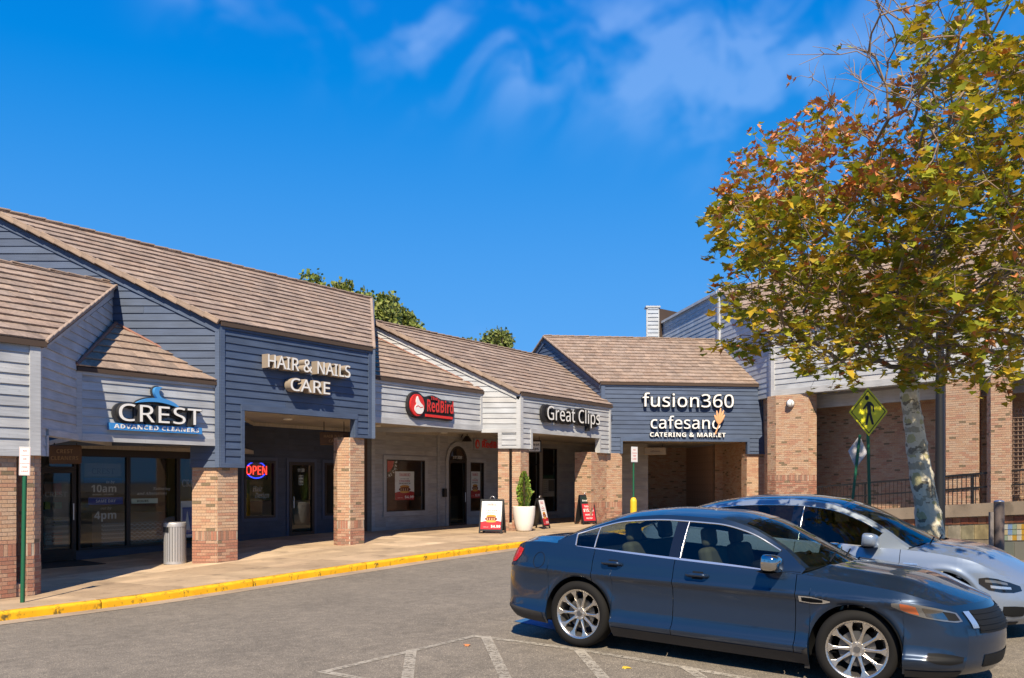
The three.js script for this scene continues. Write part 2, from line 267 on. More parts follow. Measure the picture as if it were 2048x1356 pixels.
// ---------------------------------------------------------------- building kit
// lap siding: horizontal boards over a convex outline, each board its own mesh
function sidingOn(parent, p, poly, mats, exp = .178, o = {}) {
  const y0 = Math.min(...poly.map(q => q[1])), y1 = Math.max(...poly.map(q => q[1])), items = [], lb = o.lift ?? .026, lt = .004, st = o.start ?? y0;
  for (let y = st; y < y1 - .004; y += exp) {
    let q = clip(clip(poly, 0, -1, -y), 0, 1, y + exp - .002); if (q.length < 3 || Math.abs(area(q)) < .002) continue;
    const ls = Math.min(...q.map(v => v[0])), hs = Math.max(...q.map(v => v[0])), cuts = [ls];
    if (hs - ls > 4.2) { let c = ls + rr(1.6, 3.6); while (c < hs - .8) { cuts.push(c); c += 3.66; } } cuts.push(hs);
    for (let i = 0; i + 1 < cuts.length; i++) {
      let b = q; if (cuts.length > 2) b = clip(clip(q, -1, 0, -cuts[i] - (i ? .0015 : 0)), 1, 0, cuts[i + 1] - (i + 2 < cuts.length ? .0015 : 0));
      if (b.length < 3 || Math.abs(area(b)) < .0015) continue;
      const ru = rr(0, 5), rv = rr(0, 5), jl = rr(-.003, .003);
      items.push({ geo: prism(b, (s, yy, of) => W(p, s, yy, of), (s, yy) => lerp(lb + jl, lt, clamp((yy - y) / exp)), -.012, (s, yy) => [s + ru, yy + rv]), mat: pick(mats), size: Math.abs(area(b)) });
    }
  }
  emit(parent, o.name ?? 'siding_board', items);
}
// backing wall slab under the boards
const wallOn = (parent, p, polys, mat, name = 'wall') => part(name, polys.map(q => slab(p, q, -.012, -.14)), mat, parent);
// tiled roof from an eave line and coplanar outline points
function roofOn(parent, A, B, pts, o = {}) {
  const e = B.clone().sub(A).setY(0).normalize(), up0 = pts.reduce((m, q) => q.y > m.y ? q : m, pts[0]).clone().sub(A), nrm = e.clone().cross(up0.addScaledVector(e, -up0.dot(e))).normalize(); if (nrm.y < 0) nrm.negate();
  const tt = nrm.clone().cross(e); if (tt.y < 0) tt.negate();
  const to = q => { const d = q.clone().sub(A); return [d.dot(e), d.dot(tt)]; }, at = (a, b, c) => A.clone().addScaledVector(e, a).addScaledVector(tt, b).addScaledVector(nrm, c);
  let poly = pts.map(to); if (area(poly) < 0) poly.reverse();
  const roof = mesh('roof', prism(poly, at, () => .0, -.10), M.deck, parent), b1 = Math.max(...poly.map(q => q[1])), a0 = Math.min(...poly.map(q => q[0])), a1 = Math.max(...poly.map(q => q[0])), ex = o.exposure ?? .30, tw = o.width ?? .335, items = [];
  let row = 0;
  for (let b = Math.min(...poly.map(q => q[1])); b < b1; b += ex, row++) for (let a = a0 - tw * (row % 2 ? .5 : .02) - rr(0, .03); a < a1; a += tw) {
    const j = rr(-.008, .006), q = [[1, 0, a + tw - .003], [-1, 0, -a - .003], [0, 1, b + ex + .03], [0, -1, -b - j]].reduce((P, h) => P.length > 2 ? clip(P, ...h) : P, poly); if (q.length < 3 || Math.abs(area(q)) < .006) continue;
    const th = .062 + rr(-.005, .007), ru = rr(0, 3), rv = rr(0, 3), cen = at(q[0][0], q[0][1], 0);
    items.push({ geo: prism(q, at, (x, y) => lerp(th, .024, clamp((y - b) / (ex + .03))), (x, y) => lerp(.034, .002, clamp((y - b) / (ex + .03))), (x, y) => [x + ru, y + rv]), mat: pick(M.tile), size: Math.abs(area(q)) / cen.lengthSq() });
  }
  emit(roof, 'roof_tile', items);
  return { roof, at, e, tt, nrm, poly };
}
// blocky trim tiles along a sloping or level edge
function edgeTiles(parent, a, b, w, h, name, step = .33, drop = .0) {
  const L = a.distanceTo(b), n = Math.max(1, Math.round(L / step)), d = b.clone().sub(a).normalize(), z = d.clone().cross(V3(0, 1, 0)).normalize(), y = z.clone().cross(d);
  for (let i = 0; i < n; i++) {
    const g = new RoundedBoxGeometry(L / n + .03, h, w, 1, .018); const c = a.clone().lerp(b, (i + .5) / n).addScaledVector(y, drop + rr(-.004, .006));
    const m = new THREE.Matrix4().makeBasis(d, y, z).multiply(new THREE.Matrix4().makeRotationZ(.05)); m.setPosition(c); g.applyMatrix4(m); mesh(name, g, pick(M.rake), parent);
  }
}
// brick pier on a plan outline (list of [X, D], closed); bricks on each face
const brickGeo = {}; const bg = l => { const k = Math.max(.03, Math.round(l * 50) / 50).toFixed(2); return brickGeo[k] ??= new THREE.BoxGeometry(+k, .0585, .03); };
const brickMix = M.brickTop.filter((m, i) => i !== 5);
const soldGeo = new THREE.BoxGeometry(.0585, .2, .03);
function pierOn(parent, pts, Y0, Y1, o = {}) {
  let ar = 0; for (let i = 0; i < pts.length; i++) { const p = pts[i], q = pts[(i + 1) % pts.length]; ar += p[0] * q[1] - q[0] * p[1]; } if (ar < 0) pts = [...pts].reverse();
  const cx = pts.reduce((s, p) => s + p[0], 0) / pts.length, cz = pts.reduce((s, p) => s + p[1], 0) / pts.length;
  const sh = new THREE.Shape(pts.map(p => new THREE.Vector2(p[0] + (cx - p[0]) * .012, p[1] + (cz - p[1]) * .012))), core = new THREE.ExtrudeGeometry(sh, { depth: Y1 - Y0, bevelEnabled: false }); core.rotateX(-Math.PI / 2); core.translate(0, Y0, 0);
  const pier = mesh(o.name ?? 'brick_pier', core, M.mortar, parent), items = [], C = .0685, hs = o.soldier ?? .78, red = o.red ?? true;
  for (let i = 0; i < pts.length; i++) {
    const a = pts[i], b = pts[(i + 1) % pts.length], L = Math.hypot(b[0] - a[0], b[1] - a[1]), dx = (b[0] - a[0]) / L, dz = (b[1] - a[1]) / L, nx = dz, nz = -dx;   // outward (X, D)
    if (o.skip && o.skip.includes(i)) continue;
    const facing = nx * -a[0] + nz * -a[1] > 0 ? 1 : .15, D = Math.hypot(a[0], a[1]);
    const put = (s, y, geo, mat) => { const m = new THREE.Matrix4().makeBasis(V3(dx, 0, -dz), V3(0, 1, 0), V3(nx, 0, -nz)); const of = -.009 + rr(-.0015, .002); m.setPosition(a[0] + dx * s + nx * of, y, -(a[1] + dz * s + nz * of)); items.push({ geo, mat, mtx: m, size: facing / D * (1 + rnd() * .001) }); };
    let row = 0;
    for (let y = Y0 + .03; y < Y1 - .02; row++) {
      const rel = y - Y0;
      if (red && rel > hs && rel < hs + C * 1.2 && !(put.sold)) { for (let s = .04; s < L - .03; s += .0685) put(s, y + .075, soldGeo, pick(M.brickBase)); y += .2 + .013; put.sold = 1; continue; }
      const mats = red && rel < hs ? M.brickBase : brickMix; let s = .004 - (row % 2 ? .1 : 0);
      while (s < L - .03) { const s0 = Math.max(s, .004), s1 = Math.min(s + .196, L - .004); if (s1 - s0 > .025) put((s0 + s1) / 2, y, bg(s1 - s0), rnd() < .035 ? M.brickTop[5] : pick(mats)); s += .206; }
      y += C;
    }
  }
  emit(pier, 'brick', items);
  return pier;
}
// flat brick wall on a plane
function brickWall(parent, p, s0, y0, s1, y1, name = 'brick_wall') {
  const w = mesh(name, slab(p, rect(s0, y0, s1, y1), -.008, -.2), M.mortar, parent), items = []; let row = 0;
  const z = V3(p.d[0], 0, -p.d[1]).cross(V3(0, 1, 0));
  for (let y = y0 + .03; y < y1 - .02; y += .0685, row++) for (let s = s0 - (row % 2 ? .1 : 0); s < s1 - .03; s += .206) {
    const a = Math.max(s, s0) + .004, b = Math.min(s + .196, s1 - .004); if (b - a < .03) continue;
    const m = new THREE.Matrix4().makeBasis(V3(p.d[0], 0, -p.d[1]), V3(0, 1, 0), z); m.setPosition(W(p, (a + b) / 2, y, -.010 + rr(-.0015, .002)));
    items.push({ geo: bg(b - a), mat: rnd() < .05 ? M.brickTop[5] : pick(brickMix), mtx: m, size: 1 / dAtS(p, s) + rnd() * .0005 });
  }
  emit(w, 'brick', items); return w;
}
const dAtS = (p, s) => Math.hypot(p.X + p.d[0] * s, p.D + p.d[1] * s);
// framed glazing on a plane
function glazing(parent, p, r, o = {}) { // r = [s0, y0, s1, y1]
  const [s0, y0, s1, y1] = r, f = o.frame ?? .06, fm = o.mat ?? M.bronze, th = .05;
  const fr = part(o.name ?? 'window_frame', [slab(p, rect(s0, y0, s1, y0 + f), th, -.05), slab(p, rect(s0, y1 - f, s1, y1), th, -.05), slab(p, rect(s0, y0 + f, s0 + f, y1 - f), th, -.05), slab(p, rect(s1 - f, y0 + f, s1, y1 - f), th, -.05)], fm, parent);
  mesh('pane', slab(p, rect(s0 + f, y0 + f, s1 - f, y1 - f), .006, .0), o.glass ?? M.glass, fr);
  return fr;
}
// thin printed sheet on a plane
function sheet(parent, p, s0, y0, s1, y1, tex, o = {}) {
  const g = o.cut ? new THREE.PlaneGeometry(s1 - s0, y1 - y0) : new THREE.BoxGeometry(s1 - s0, y1 - y0, .004); const m = planeMatrix(p, (s0 + s1) / 2, (y0 + y1) / 2, o.off ?? -.012); g.applyMatrix4(m);
  const mt = std(lin(1, 1, 1), { map: tex, roughness: o.rough ?? .6, ...(o.cut ? { alphaTest: .5, transparent: false } : {}), ...(o.em ? { emissive: lin(1, 1, 1), emissiveMap: tex, emissiveIntensity: o.em } : {}) });
  return mesh(o.name ?? 'printed_sheet', g, mt, parent);
}
// letters in relief, each its own mesh; fits the text between pixel columns on a plane
function lettering(parent, p, text, pxL, pxR, pyBase, cap, depth, mats, o = {}) {
  const f = o.font ?? font, size = cap, s0 = sAt(p, pxL), s1 = sAt(p, pxR), Y = EYE - (pyBase - HY) / F * dAt(p, pxL); let adv = 0; const run = [];
  const sc = size / f.data.resolution;
  for (const ch of text) { run.push([ch, adv]); adv += (f.data.glyphs[ch] ?? f.data.glyphs['n']).ha * sc + (o.track ?? 0) * size; }
  const last = f.data.glyphs[text[text.length - 1]], kx = (s1 - s0) / (adv - (o.track ?? 0) * size);
  for (const [ch, x] of run) if (ch !== ' ') {
    const g = new TextGeometry(ch, { font: f, size, depth, curveSegments: 4, bevelEnabled: !!o.bevel, bevelThickness: .006, bevelSize: o.bevel ?? 0, bevelSegments: 1 });
    g.scale(kx, 1, 1); g.translate(x * kx, 0, 0); if (o.slant) g.applyMatrix4(new THREE.Matrix4().makeShear(0, 0, o.slant, 0, 0, 0)); g.applyMatrix4(planeMatrix(p, s0, Y, o.off ?? .03)); mesh(o.name ?? 'letter', g, mats, parent);
  }
  return { s0, s1, Y };
}
function shapeOn(parent, p, s, Y, off, pts, depth, mat, name, o = {}) {
  const sh = pts instanceof THREE.Shape ? pts : new THREE.Shape(pts.map(q => new THREE.Vector2(...q))), g = new THREE.ExtrudeGeometry(sh, { depth, bevelEnabled: !!o.bevel, bevelSize: o.bevel ?? 0, bevelThickness: o.bevel ?? 0, bevelSegments: 2, curveSegments: 10 });
  g.applyMatrix4(planeMatrix(p, s, Y, off)); return mesh(name, g, mat, parent);
}
const spline = (pts, n = 40) => { const c = new THREE.CatmullRomCurve3(pts.map(q => V3(q[0], q[1], 0)), true, 'catmullrom', .5); return c.getPoints(n).slice(0, -1).map(v => [v.x, v.y]); };
// soffit over a plan outline
function soffit(parent, pts, Y, mat = M.soffit, name = 'soffit', th = .1) { let P = pts.map(q => [q[0], q[1]]); return mesh(name, prism(P, (x, d, o) => V3(x, Y + o, -d), () => th, 0), mat, parent); }
function downlight(parent, X, D, Y) { const m = mesh('ceiling_light', new THREE.CylinderGeometry(.11, .12, .03, 20), M.lens, parent); m.position.set(X, Y - .014, -D); const l = mesh('lamp_lens', new THREE.CylinderGeometry(.085, .085, .01, 20), std(lin(.9, .85, .7), { roughness: .3 }), m); l.position.y = -.018; return m; }
// room behind a shop front so that the glass looks into a real interior
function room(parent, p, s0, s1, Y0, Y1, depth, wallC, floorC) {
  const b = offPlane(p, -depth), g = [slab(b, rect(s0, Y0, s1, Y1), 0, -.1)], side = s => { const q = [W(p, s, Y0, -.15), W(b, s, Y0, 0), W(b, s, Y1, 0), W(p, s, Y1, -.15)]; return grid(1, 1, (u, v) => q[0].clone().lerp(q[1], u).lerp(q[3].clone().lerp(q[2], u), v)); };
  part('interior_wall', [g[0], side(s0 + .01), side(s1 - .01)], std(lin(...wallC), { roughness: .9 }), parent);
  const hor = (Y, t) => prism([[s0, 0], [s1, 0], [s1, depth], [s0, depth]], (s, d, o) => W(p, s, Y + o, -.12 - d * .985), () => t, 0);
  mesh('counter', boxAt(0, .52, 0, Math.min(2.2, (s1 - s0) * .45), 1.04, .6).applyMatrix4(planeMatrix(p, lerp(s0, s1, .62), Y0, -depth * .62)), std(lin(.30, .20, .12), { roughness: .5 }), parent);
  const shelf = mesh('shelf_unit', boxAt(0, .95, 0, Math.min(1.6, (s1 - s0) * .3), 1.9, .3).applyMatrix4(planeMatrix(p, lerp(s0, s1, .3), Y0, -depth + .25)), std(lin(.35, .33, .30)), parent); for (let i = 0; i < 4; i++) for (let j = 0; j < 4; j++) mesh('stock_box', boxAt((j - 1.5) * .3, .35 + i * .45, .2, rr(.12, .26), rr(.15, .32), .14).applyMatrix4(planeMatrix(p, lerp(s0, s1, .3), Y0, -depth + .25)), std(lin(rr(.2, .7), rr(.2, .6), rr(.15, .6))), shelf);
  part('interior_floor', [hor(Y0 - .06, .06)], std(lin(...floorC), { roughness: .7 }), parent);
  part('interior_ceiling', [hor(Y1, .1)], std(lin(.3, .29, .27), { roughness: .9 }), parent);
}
// ---------------------------------------------------------------- plan of the shopping strip
const dOf = (c) => plane(c * ND[0], c * ND[1], 35);
const H = plane(-6.586, 20.3, 35), HL = plane(-6.586, 20.3, 90), HR = plane(-3.825, 24.24, -9), CR = dOf(-17.14), AF = plane(-8.17, 15.5, 35), AS = plane(-8.17, 15.5, -10);
const RB = plane(-.983, 29, 35), GS = plane(.258, 29, 90), GF = plane(.258, 29, 35), FF = plane(3.41, 34.3, 82), FG = plane(3.41, 34.3, -24), ST = dOf(-21.4), RW = dOf(-20.5);
const XD = (p, px, off = 0) => { const s = sAt(p, px); return [p.X + p.d[0] * s + p.n[0] * off, p.D + p.d[1] * s + p.n[1] * off]; };
const YY = (p, px, py) => SY(p, px, py)[1];
const onP = (p, px, py, off = 0) => W(p, ...SY(p, px, py), off);
const floorAt = (p, px, off = 0) => gY(...XD(p, px, off));
// wall of boards around rectangular openings [s0, y0, s1, y1]
function boardedFront(parent, p, s0, y0, s1, y1, holes, mats, trimMat, exp = .178) {
  const hs = [...holes].sort((a, b) => a[0] - b[0]), rects = []; let s = s0;
  for (const h of hs) { if (h[0] > s + .02) rects.push(rect(s, y0, h[0], y1)); if (h[1] > y0 + .02) rects.push(rect(h[0], y0, h[2], h[1])); if (h[3] < y1 - .02) rects.push(rect(h[0], h[3], h[2], y1)); s = h[2]; }
  if (s < s1 - .02) rects.push(rect(s, y0, s1, y1));
  const w = wallOn(parent, p, rects, trimMat, 'shop_front');
  rects.forEach(r => sidingOn(w, p, r, mats, exp, { lift: .018, start: y0 }));
  return w;
}
const inset = (a, d) => a + d;

// ================= grey corner block at the left
{
  const b = thing('shop_building', 'grey lap sided end block with tiled roof, beside the dry cleaner front', 'building');
  const yT = YY(AF, 75, 688), yB = YY(AF, 75, 911), sL = -6.2, yH = YY(CR, 300, 886), s0 = 0, sE = sAt(AS, 229), yR = YY(AS, 229, 576);
  const w1 = wallOn(b, AF, [rect(sL, yB, 0, yT)], M.greyTrim, 'wall');
  sidingOn(w1, AF, rect(sL, yB + .1, -.15, yT - .02), M.grey, .183);
  part('corner_board', [slab(AF, rect(-.15, yB, .03, yT), .045), slab(AS, rect(0, yB, .10, yT), .045)], M.greyTrim, b);
  mesh('sill_trim', slab(AF, rect(sL, yB - .02, -.15, yB + .1), .04), M.greyTrim, b);
  const sLeg = sAt(AS, 93), poly = [[0.1, yH], [sE, yH], [sE, yR], [0.1, yT + (yR - yT) * .1 / sE]];
  const w2 = wallOn(b, AS, [[[0, yH], [sE, yH], [sE, yR], [0, yT]], rect(0, yB, sLeg, yH)], M.greyTrim, 'splay_wall');
  sidingOn(w2, AS, [[.1, yH + .12], [sE, yH + .12], [sE, yR - .2], [.1, yT - .12]], M.grey, .178); sidingOn(w2, AS, rect(.1, yB, sLeg - .08, yH + .12), M.grey, .178);
  part('trim', [bar(AS, [0, yT - .06], [sE, yR - .06], .17, .04), slab(AS, rect(sLeg - .09, yB, sLeg, yH), .04), slab(AS, rect(sLeg, yH, sE * .43, yH + .12), .04)], M.greyTrim, b);
  const eL = W(AF, sL, yT + .03, .055), eR = W(AF, .10, yT + .03, .055), rR = W(AS, sE, yR + .06, .06), dl = rR.clone().sub(W(AF, 0, yT, 0)), rL = rR.clone().add(eL.clone().sub(eR).setY(0));
  const r = roofOn(b, eL, eR, [eL, eR, rR, rL], { exposure: .34 });
  mesh('drip_edge', bar(AF, [sL, yT + .0], [.12, yT + .0], .1, .085, .03), M.deck, b);
  edgeTiles(b, rR.clone().add(V3(0, .05, 0)), rL.clone().add(V3(0, .05, 0)), .16, .04, 'ridge_cap', .4);
  edgeTiles(b, eR.clone().add(V3(.03, .03, 0)), rR.clone().add(V3(.03, .03, 0)), .07, .07, 'rake_tile', .33);
  // paired piers with a slot between them
  const fl = floorAt(AF, 20, -.3) - .05;
  pierOn(b, [XD(AF, -60, -.06), XD(AF, 36, -.06), XD(AF, 36, -.55), XD(AF, -60, -.55)], fl, yB, { soldier: .72 });
  pierOn(b, [XD(AF, 57, -.05), XD(AF, 71, -.05), XD(AS, 86, -.04), XD(AS, 86, -.55), XD(AF, 57, -.42)], fl, yB, { soldier: .72 });
  pierOn(b, [XD(AF, 34, -.10), XD(AF, 60, -.10), XD(AF, 60, -.5), XD(AF, 34, -.5)], fl, fl + .27, { red: true, soldier: 2 });
  soffit(b, [XD(AF, 75, -.1), XD(AF, -140, -.1), XD(ST, -160, .1), XD(ST, 78, .1)], yH);
  const sw = mesh('side_wall', slab(ST, rect(sAt(ST, -260), fl, sAt(ST, 74), yH + .2), 0, -.12), M.shopTrim, b);
}
// ================= dry cleaner bay
{
  const b = thing('shop_building', 'grey fascia bay of the dry cleaner with small hipped tile roof and dark glass front', 'building');
  const yT = YY(CR, 155, 738), yB = YY(CR, 300, 886), sL = sAt(CR, 150), sR = sAt(CR, 437.5);
  const w = wallOn(b, CR, [rect(sL, yB, sR, yT)], M.greyTrim); sidingOn(w, CR, rect(sL + .12, yB + .14, sR - .1, yT - .1), M.grey, .172);
  part('trim', [slab(CR, rect(sL, yB, sL + .12, yT), .045), slab(CR, rect(sR - .1, yB, sR, yT), .045), slab(CR, rect(sL + .12, yB - .01, sR - .1, yB + .14), .05), slab(CR, rect(sL + .12, yT - .1, sR - .1, yT), .05)], M.greyTrim, b);
  const eL = W(CR, sL - .02, yT + .03, .055), eR = W(CR, sR + .06, yT + .03, .055), ap = onP(HL, 233, 652, .06);
  roofOn(b, eL, eR, [eL, eR, ap], { exposure: .34 });
  mesh('drip_edge', bar(CR, [sL, yT - .0], [sR + .04, yT - .0], .08, .085, .03), M.deck, b);
  part('flashing', [rod(eR.clone().add(V3(0, .05, -.02)), ap.clone().add(V3(0, .06, .02)), .035, 6), rod(eL.clone().add(V3(.02, .05, 0)), ap.clone().add(V3(.02, .06, 0)), .04, 6)], M.flash, b);
  soffit(b, [XD(CR, 150, -.02), XD(CR, 438, -.02), XD(ST, 505, .05), XD(ST, 74, .05)], yB);
  // glass front
  const fl = floorAt(ST, 230), top = yB, q = px => sAt(ST, px), sill = YY(ST, 230, 1096);
  mesh('header', slab(ST, rect(q(70), top - .14, q(470), top), .06, -.06), M.bronze, b);
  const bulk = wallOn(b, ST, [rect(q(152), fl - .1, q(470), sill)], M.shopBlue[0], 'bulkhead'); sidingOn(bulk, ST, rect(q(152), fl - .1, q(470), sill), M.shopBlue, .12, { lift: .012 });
  const gz = (a, c) => glazing(b, ST, [q(a), sill, q(c), top - .14], { frame: .05 });
  gz(155, 255); gz(255.5, 355); gz(355.5, 470);
  const door = glazing(b, ST, [q(76), fl, q(150), YY(ST, 110, 938)], { frame: .1, name: 'door' }); mesh('kick_plate', slab(ST, rect(q(76) + .1, fl + .1, q(150) - .1, fl + .26), .04), M.bronze, door);
  mesh('handle', rod(W(ST, q(143), 1.15, .1), W(ST, q(143), .75, .1), .015), M.steel, door);
  glazing(b, ST, [q(76), YY(ST, 110, 938) + .01, q(150), top - .14], { frame: .05 });
  room(b, ST, q(60), q(475), fl, top, 3.4, [.22, .19, .16], [.2, .17, .14]);
  const clear = (w_, h_, f) => canvasTex(w_, h_, (x, W_, H_) => { x.clearRect(0, 0, W_, H_); f(x, W_, H_); });
  const waves = (x, x0, y0, w_, h_) => { x.lineWidth = 11; for (let i = 0; i < 11; i++) { x.strokeStyle = i % 2 ? '#a59d92' : '#8b8378'; x.beginPath(); for (let k = 0; k <= 60; k++) { const xx = x0 + w_ * k / 60, yy = y0 + 8 + (h_ - 16) * i / 10 + Math.sin(k * .9 + (i % 2) * 3.1) * 7; k ? x.lineTo(xx, yy) : x.moveTo(xx, yy); } x.stroke(); } };
  const t1 = clear(512, 1024, (x) => {
    x.fillStyle = '#6d6a66'; x.textAlign = 'center'; x.fillRect(60, 20, 400, 4); x.fillStyle = '#5d5a56'; x.fillRect(50, 70, 420, 150); x.fillStyle = '#1d1b1a'; x.font = '88px serif'; x.fillText('CREST', 260, 190);
    x.fillStyle = '#173a66'; x.fillRect(40, 235, 440, 60); x.fillStyle = '#cfcac2'; x.font = 'italic 42px serif'; x.fillText('in by', 340, 300); x.font = 'bold 116px sans-serif'; x.fillText('10am', 270, 400); x.font = 'bold 24px sans-serif'; x.fillText('MONDAY - SATURDAY', 260, 436);
    x.fillStyle = '#1a4aa0'; x.fillRect(90, 460, 400, 84); x.fillStyle = '#c8ccd6'; x.font = 'bold 48px sans-serif'; x.fillText('SAME DAY', 290, 520); x.fillStyle = '#cfcac2'; x.font = 'italic 42px serif'; x.fillText('out by', 290, 600); x.font = 'bold 126px sans-serif'; x.fillText('4pm', 290, 710);
    waves(x, 240, 760, 272, 250);
  });
  const t2 = clear(512, 1024, (x) => { x.fillStyle = '#bdb8b0'; x.font = 'italic bold 44px serif'; x.fillText('Tailoring', 250, 380); x.fillText('and Alterations', 70, 436); x.fillStyle = '#b9cfc6'; x.fillRect(10, 480, 300, 60); x.fillStyle = '#2b3430'; x.font = 'bold 40px sans-serif'; x.fillText('HOURS', 70, 525); waves(x, 0, 760, 512, 250); x.strokeStyle = '#6e6c6a'; x.lineWidth = 46; x.beginPath(); x.arc(470, 830, 100, .5, 5.2); x.stroke(); });
  const t3 = clear(256, 512, (x) => { x.fillStyle = '#aaa7a3'; x.font = '60px serif'; x.fillText('CREST', 10, 170); x.fillStyle = '#dfe3e8'; x.fillRect(0, 260, 120, 230); x.fillStyle = '#1c54a8'; x.fillRect(14, 300, 92, 170); x.fillStyle = '#dfe3e8'; x.beginPath(); x.moveTo(60, 320); x.lineTo(88, 440); x.lineTo(32, 440); x.fill(); });
  const t4 = clear(256, 768, (x) => { x.fillStyle = '#b5b2ad'; x.font = '70px serif'; x.fillText('CREST', 12, 240); x.fillStyle = '#8d8a85'; for (let i = 0; i < 9; i++) x.fillRect(80 + (i % 3) * 6, 290 + i * 20, 90 - (i % 3) * 12, 7); waves(x, 20, 450, 216, 290); });
  const dec = (a, c, y0, y1, t) => sheet(b, ST, q(a) + .06, y0, q(c) - .06, y1, t, { cut: true, name: 'window_lettering', off: -.008 });
  dec(156, 254, sill + .06, top - .2, t1); dec(257, 354, sill + .06, top - .2, t2); dec(358, 420, sill + .06, top - .2, t3); dec(82, 146, fl + .28, YY(ST, 110, 938) - .1, t4);
}
// ================= hair and nail salon block
{
  const b = thing('shop_building', 'tall dark blue sided hair and nail salon block with deep tiled roof and open arcade', 'building');
  const yT = YY(H, 441, 648), sR = sAt(H, 740.5), yH = YY(H, 487, 821), yL = YY(H, 445, 935), yR = YY(H, 740, 877), s1 = sAt(H, 487), s2 = sAt(H, 708);
  const w = wallOn(b, H, [rect(0, yH, sR, yT), rect(0, yL, s1, yH), rect(s2, yR, sR, yH)], M.blueTrim), st = yH + .14 - .172 * 10;
  sidingOn(w, H, rect(.1, yH + .14, sR - .1, yT - .1), M.blue, .172, { start: yH + .14 }); sidingOn(w, H, rect(.1, yL + .1, s1 - .09, yH + .14), M.blue, .172, { start: st }); sidingOn(w, H, rect(s2 + .09, yR + .08, sR - .1, yH + .14), M.blue, .172, { start: st });
  part('trim', [slab(H, rect(-.02, yL, .1, yT), .045), slab(H, rect(sR - .1, yR, sR, yT), .045), slab(H, rect(.1, yT - .1, sR - .1, yT), .045), slab(H, rect(s1 - .09, yH, s2 + .09, yH + .14), .05), slab(H, rect(s1 - .09, yL + .1, s1, yH), .045), slab(H, rect(.1, yL, s1, yL + .1), .047), slab(H, rect(s2, yR + .08, s2 + .09, yH), .045), slab(H, rect(s2, yR, sR - .1, yR + .08), .047)], M.blueTrim, b);
  // left side wall, facing the cleaner
  const [sa, ya] = SY(HL, -15, 424), yC = YY(CR, 300, 886), sLeg = sAt(HL, 381);
  const wl = wallOn(b, HL, [[[sa, yC], [0, yC], [0, yT], [sa, ya]], rect(sLeg, yL, 0, yC)], M.blueTrim, 'side_wall');
  sidingOn(wl, HL, [[sa, yC + .3], [-.1, yC + .3], [-.1, yT - .1], [sa, ya - .22]], M.blue, .168);
  sidingOn(wl, HL, rect(sLeg, yL, -.1, yC + .3), M.blue, .168);
  part('barge_board', [bar(HL, [0, yT - .11], [sa, ya - .11], .2, .05), slab(HL, rect(-.1, yL, .0, yT - .1), .045)], M.blueTrim, b);
  const wr = wallOn(b, HR, [[[0, yR], [5.9, yR + 1], [5.9, ya], [0, yT]]], M.blueTrim, 'side_wall');
  const eL = W(H, -.04, yT + .03, .055), eR = W(H, sR + .04, yT + .03, .055), rl = W(HL, sa, ya + .03, .1); const rr_ = rl.clone(); { const e = V3(UD[0], 0, -UD[1]); const k = (740.5 - CX) / F; const t = (k * -rl.z - rl.x) / (e.x - k * -e.z); rr_.addScaledVector(e, t); }
  const el2 = W(HL, 0, yT + .03, .1);
  roofOn(b, eL, eR, [eL, eR, rr_, rl], { exposure: .345 });
  mesh('drip_edge', bar(H, [-.02, yT], [sR, yT], .09, .085, .03), M.deck, b);
  edgeTiles(b, eL.clone().add(V3(-.02, .02, .05)), rl.clone().add(V3(-.02, .02, .05)), .1, .13, 'rake_tile', .34, -.01);
  edgeTiles(b, rl.clone().add(V3(0, .05, 0)), rr_.clone().add(V3(0, .05, 0)), .2, .05, 'ridge_cap', .4);
  edgeTiles(b, eR.clone().add(V3(.03, .03, 0)), rr_.clone().add(V3(.03, .03, 0)), .1, .07, 'rake_tile', .3);
  // piers
  const fA = gY(...XD(H, 455, -.3)) - .05, fB = gY(...XD(H, 715, -.3)) - .05;
  pierOn(b, [XD(HL, 383, -.05), XD(HL, 434, -.05), XD(H, 478, -.05), XD(H, 478, -.6), XD(HL, 383, -.55)], fA, yL, { soldier: .55 });
  pierOn(b, [XD(H, 703, -.05), XD(H, 731, -.05), XD(H, 731, -.55), XD(H, 700, -.6), XD(H, 694, -.35)], fB, yR, { soldier: .50 });
  soffit(b, [XD(H, 443, -.02), XD(H, 740, -.02), XD(ST, 745, .05), XD(ST, 505, .05)], yH);
  downlight(b, ...XD(H, 640, -1.2), yH); downlight(b, ...XD(H, 520, -2.4), yH);
  // salon front
  const q = px => sAt(ST, px), fl = floorAt(ST, 580), top = yH + .02, s0 = q(470), se = q(742), wA = [q(487), YY(ST, 520, 1036), q(549), YY(ST, 520, 921)], dr = [q(577), fl, q(627), YY(ST, 600, 924)], wB = [q(648), YY(ST, 660, 1031), q(716), YY(ST, 660, 926)];
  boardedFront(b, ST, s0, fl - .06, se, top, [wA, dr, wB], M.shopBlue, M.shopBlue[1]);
  [wA, wB].forEach(r => { glazing(b, ST, r, { frame: .07 }); }); part('casing', [wA, dr, wB].flatMap(r => [slab(ST, rect(r[0] - .1, r[1] - (r === dr ? 0 : .1), r[0], r[3] + .1), .035), slab(ST, rect(r[2], r[1] - (r === dr ? 0 : .1), r[2] + .1, r[3] + .1), .035), slab(ST, rect(r[0], r[3], r[2], r[3] + .1), .035), ...(r === dr ? [] : [slab(ST, rect(r[0], r[1] - .1, r[2], r[1]), .035)])]), std(lin(.05, .062, .10), { roughness: .6 }), b);
  const d = glazing(b, ST, dr, { frame: .1, name: 'door' }); mesh('handle', rod(W(ST, dr[0] + .13, fl + 1.2, .1), W(ST, dr[0] + .13, fl + .85, .1), .015), M.steel, d);
  room(b, ST, s0, se, fl, top, 3.2, [.52, .40, .14], [.35, .28, .17]);
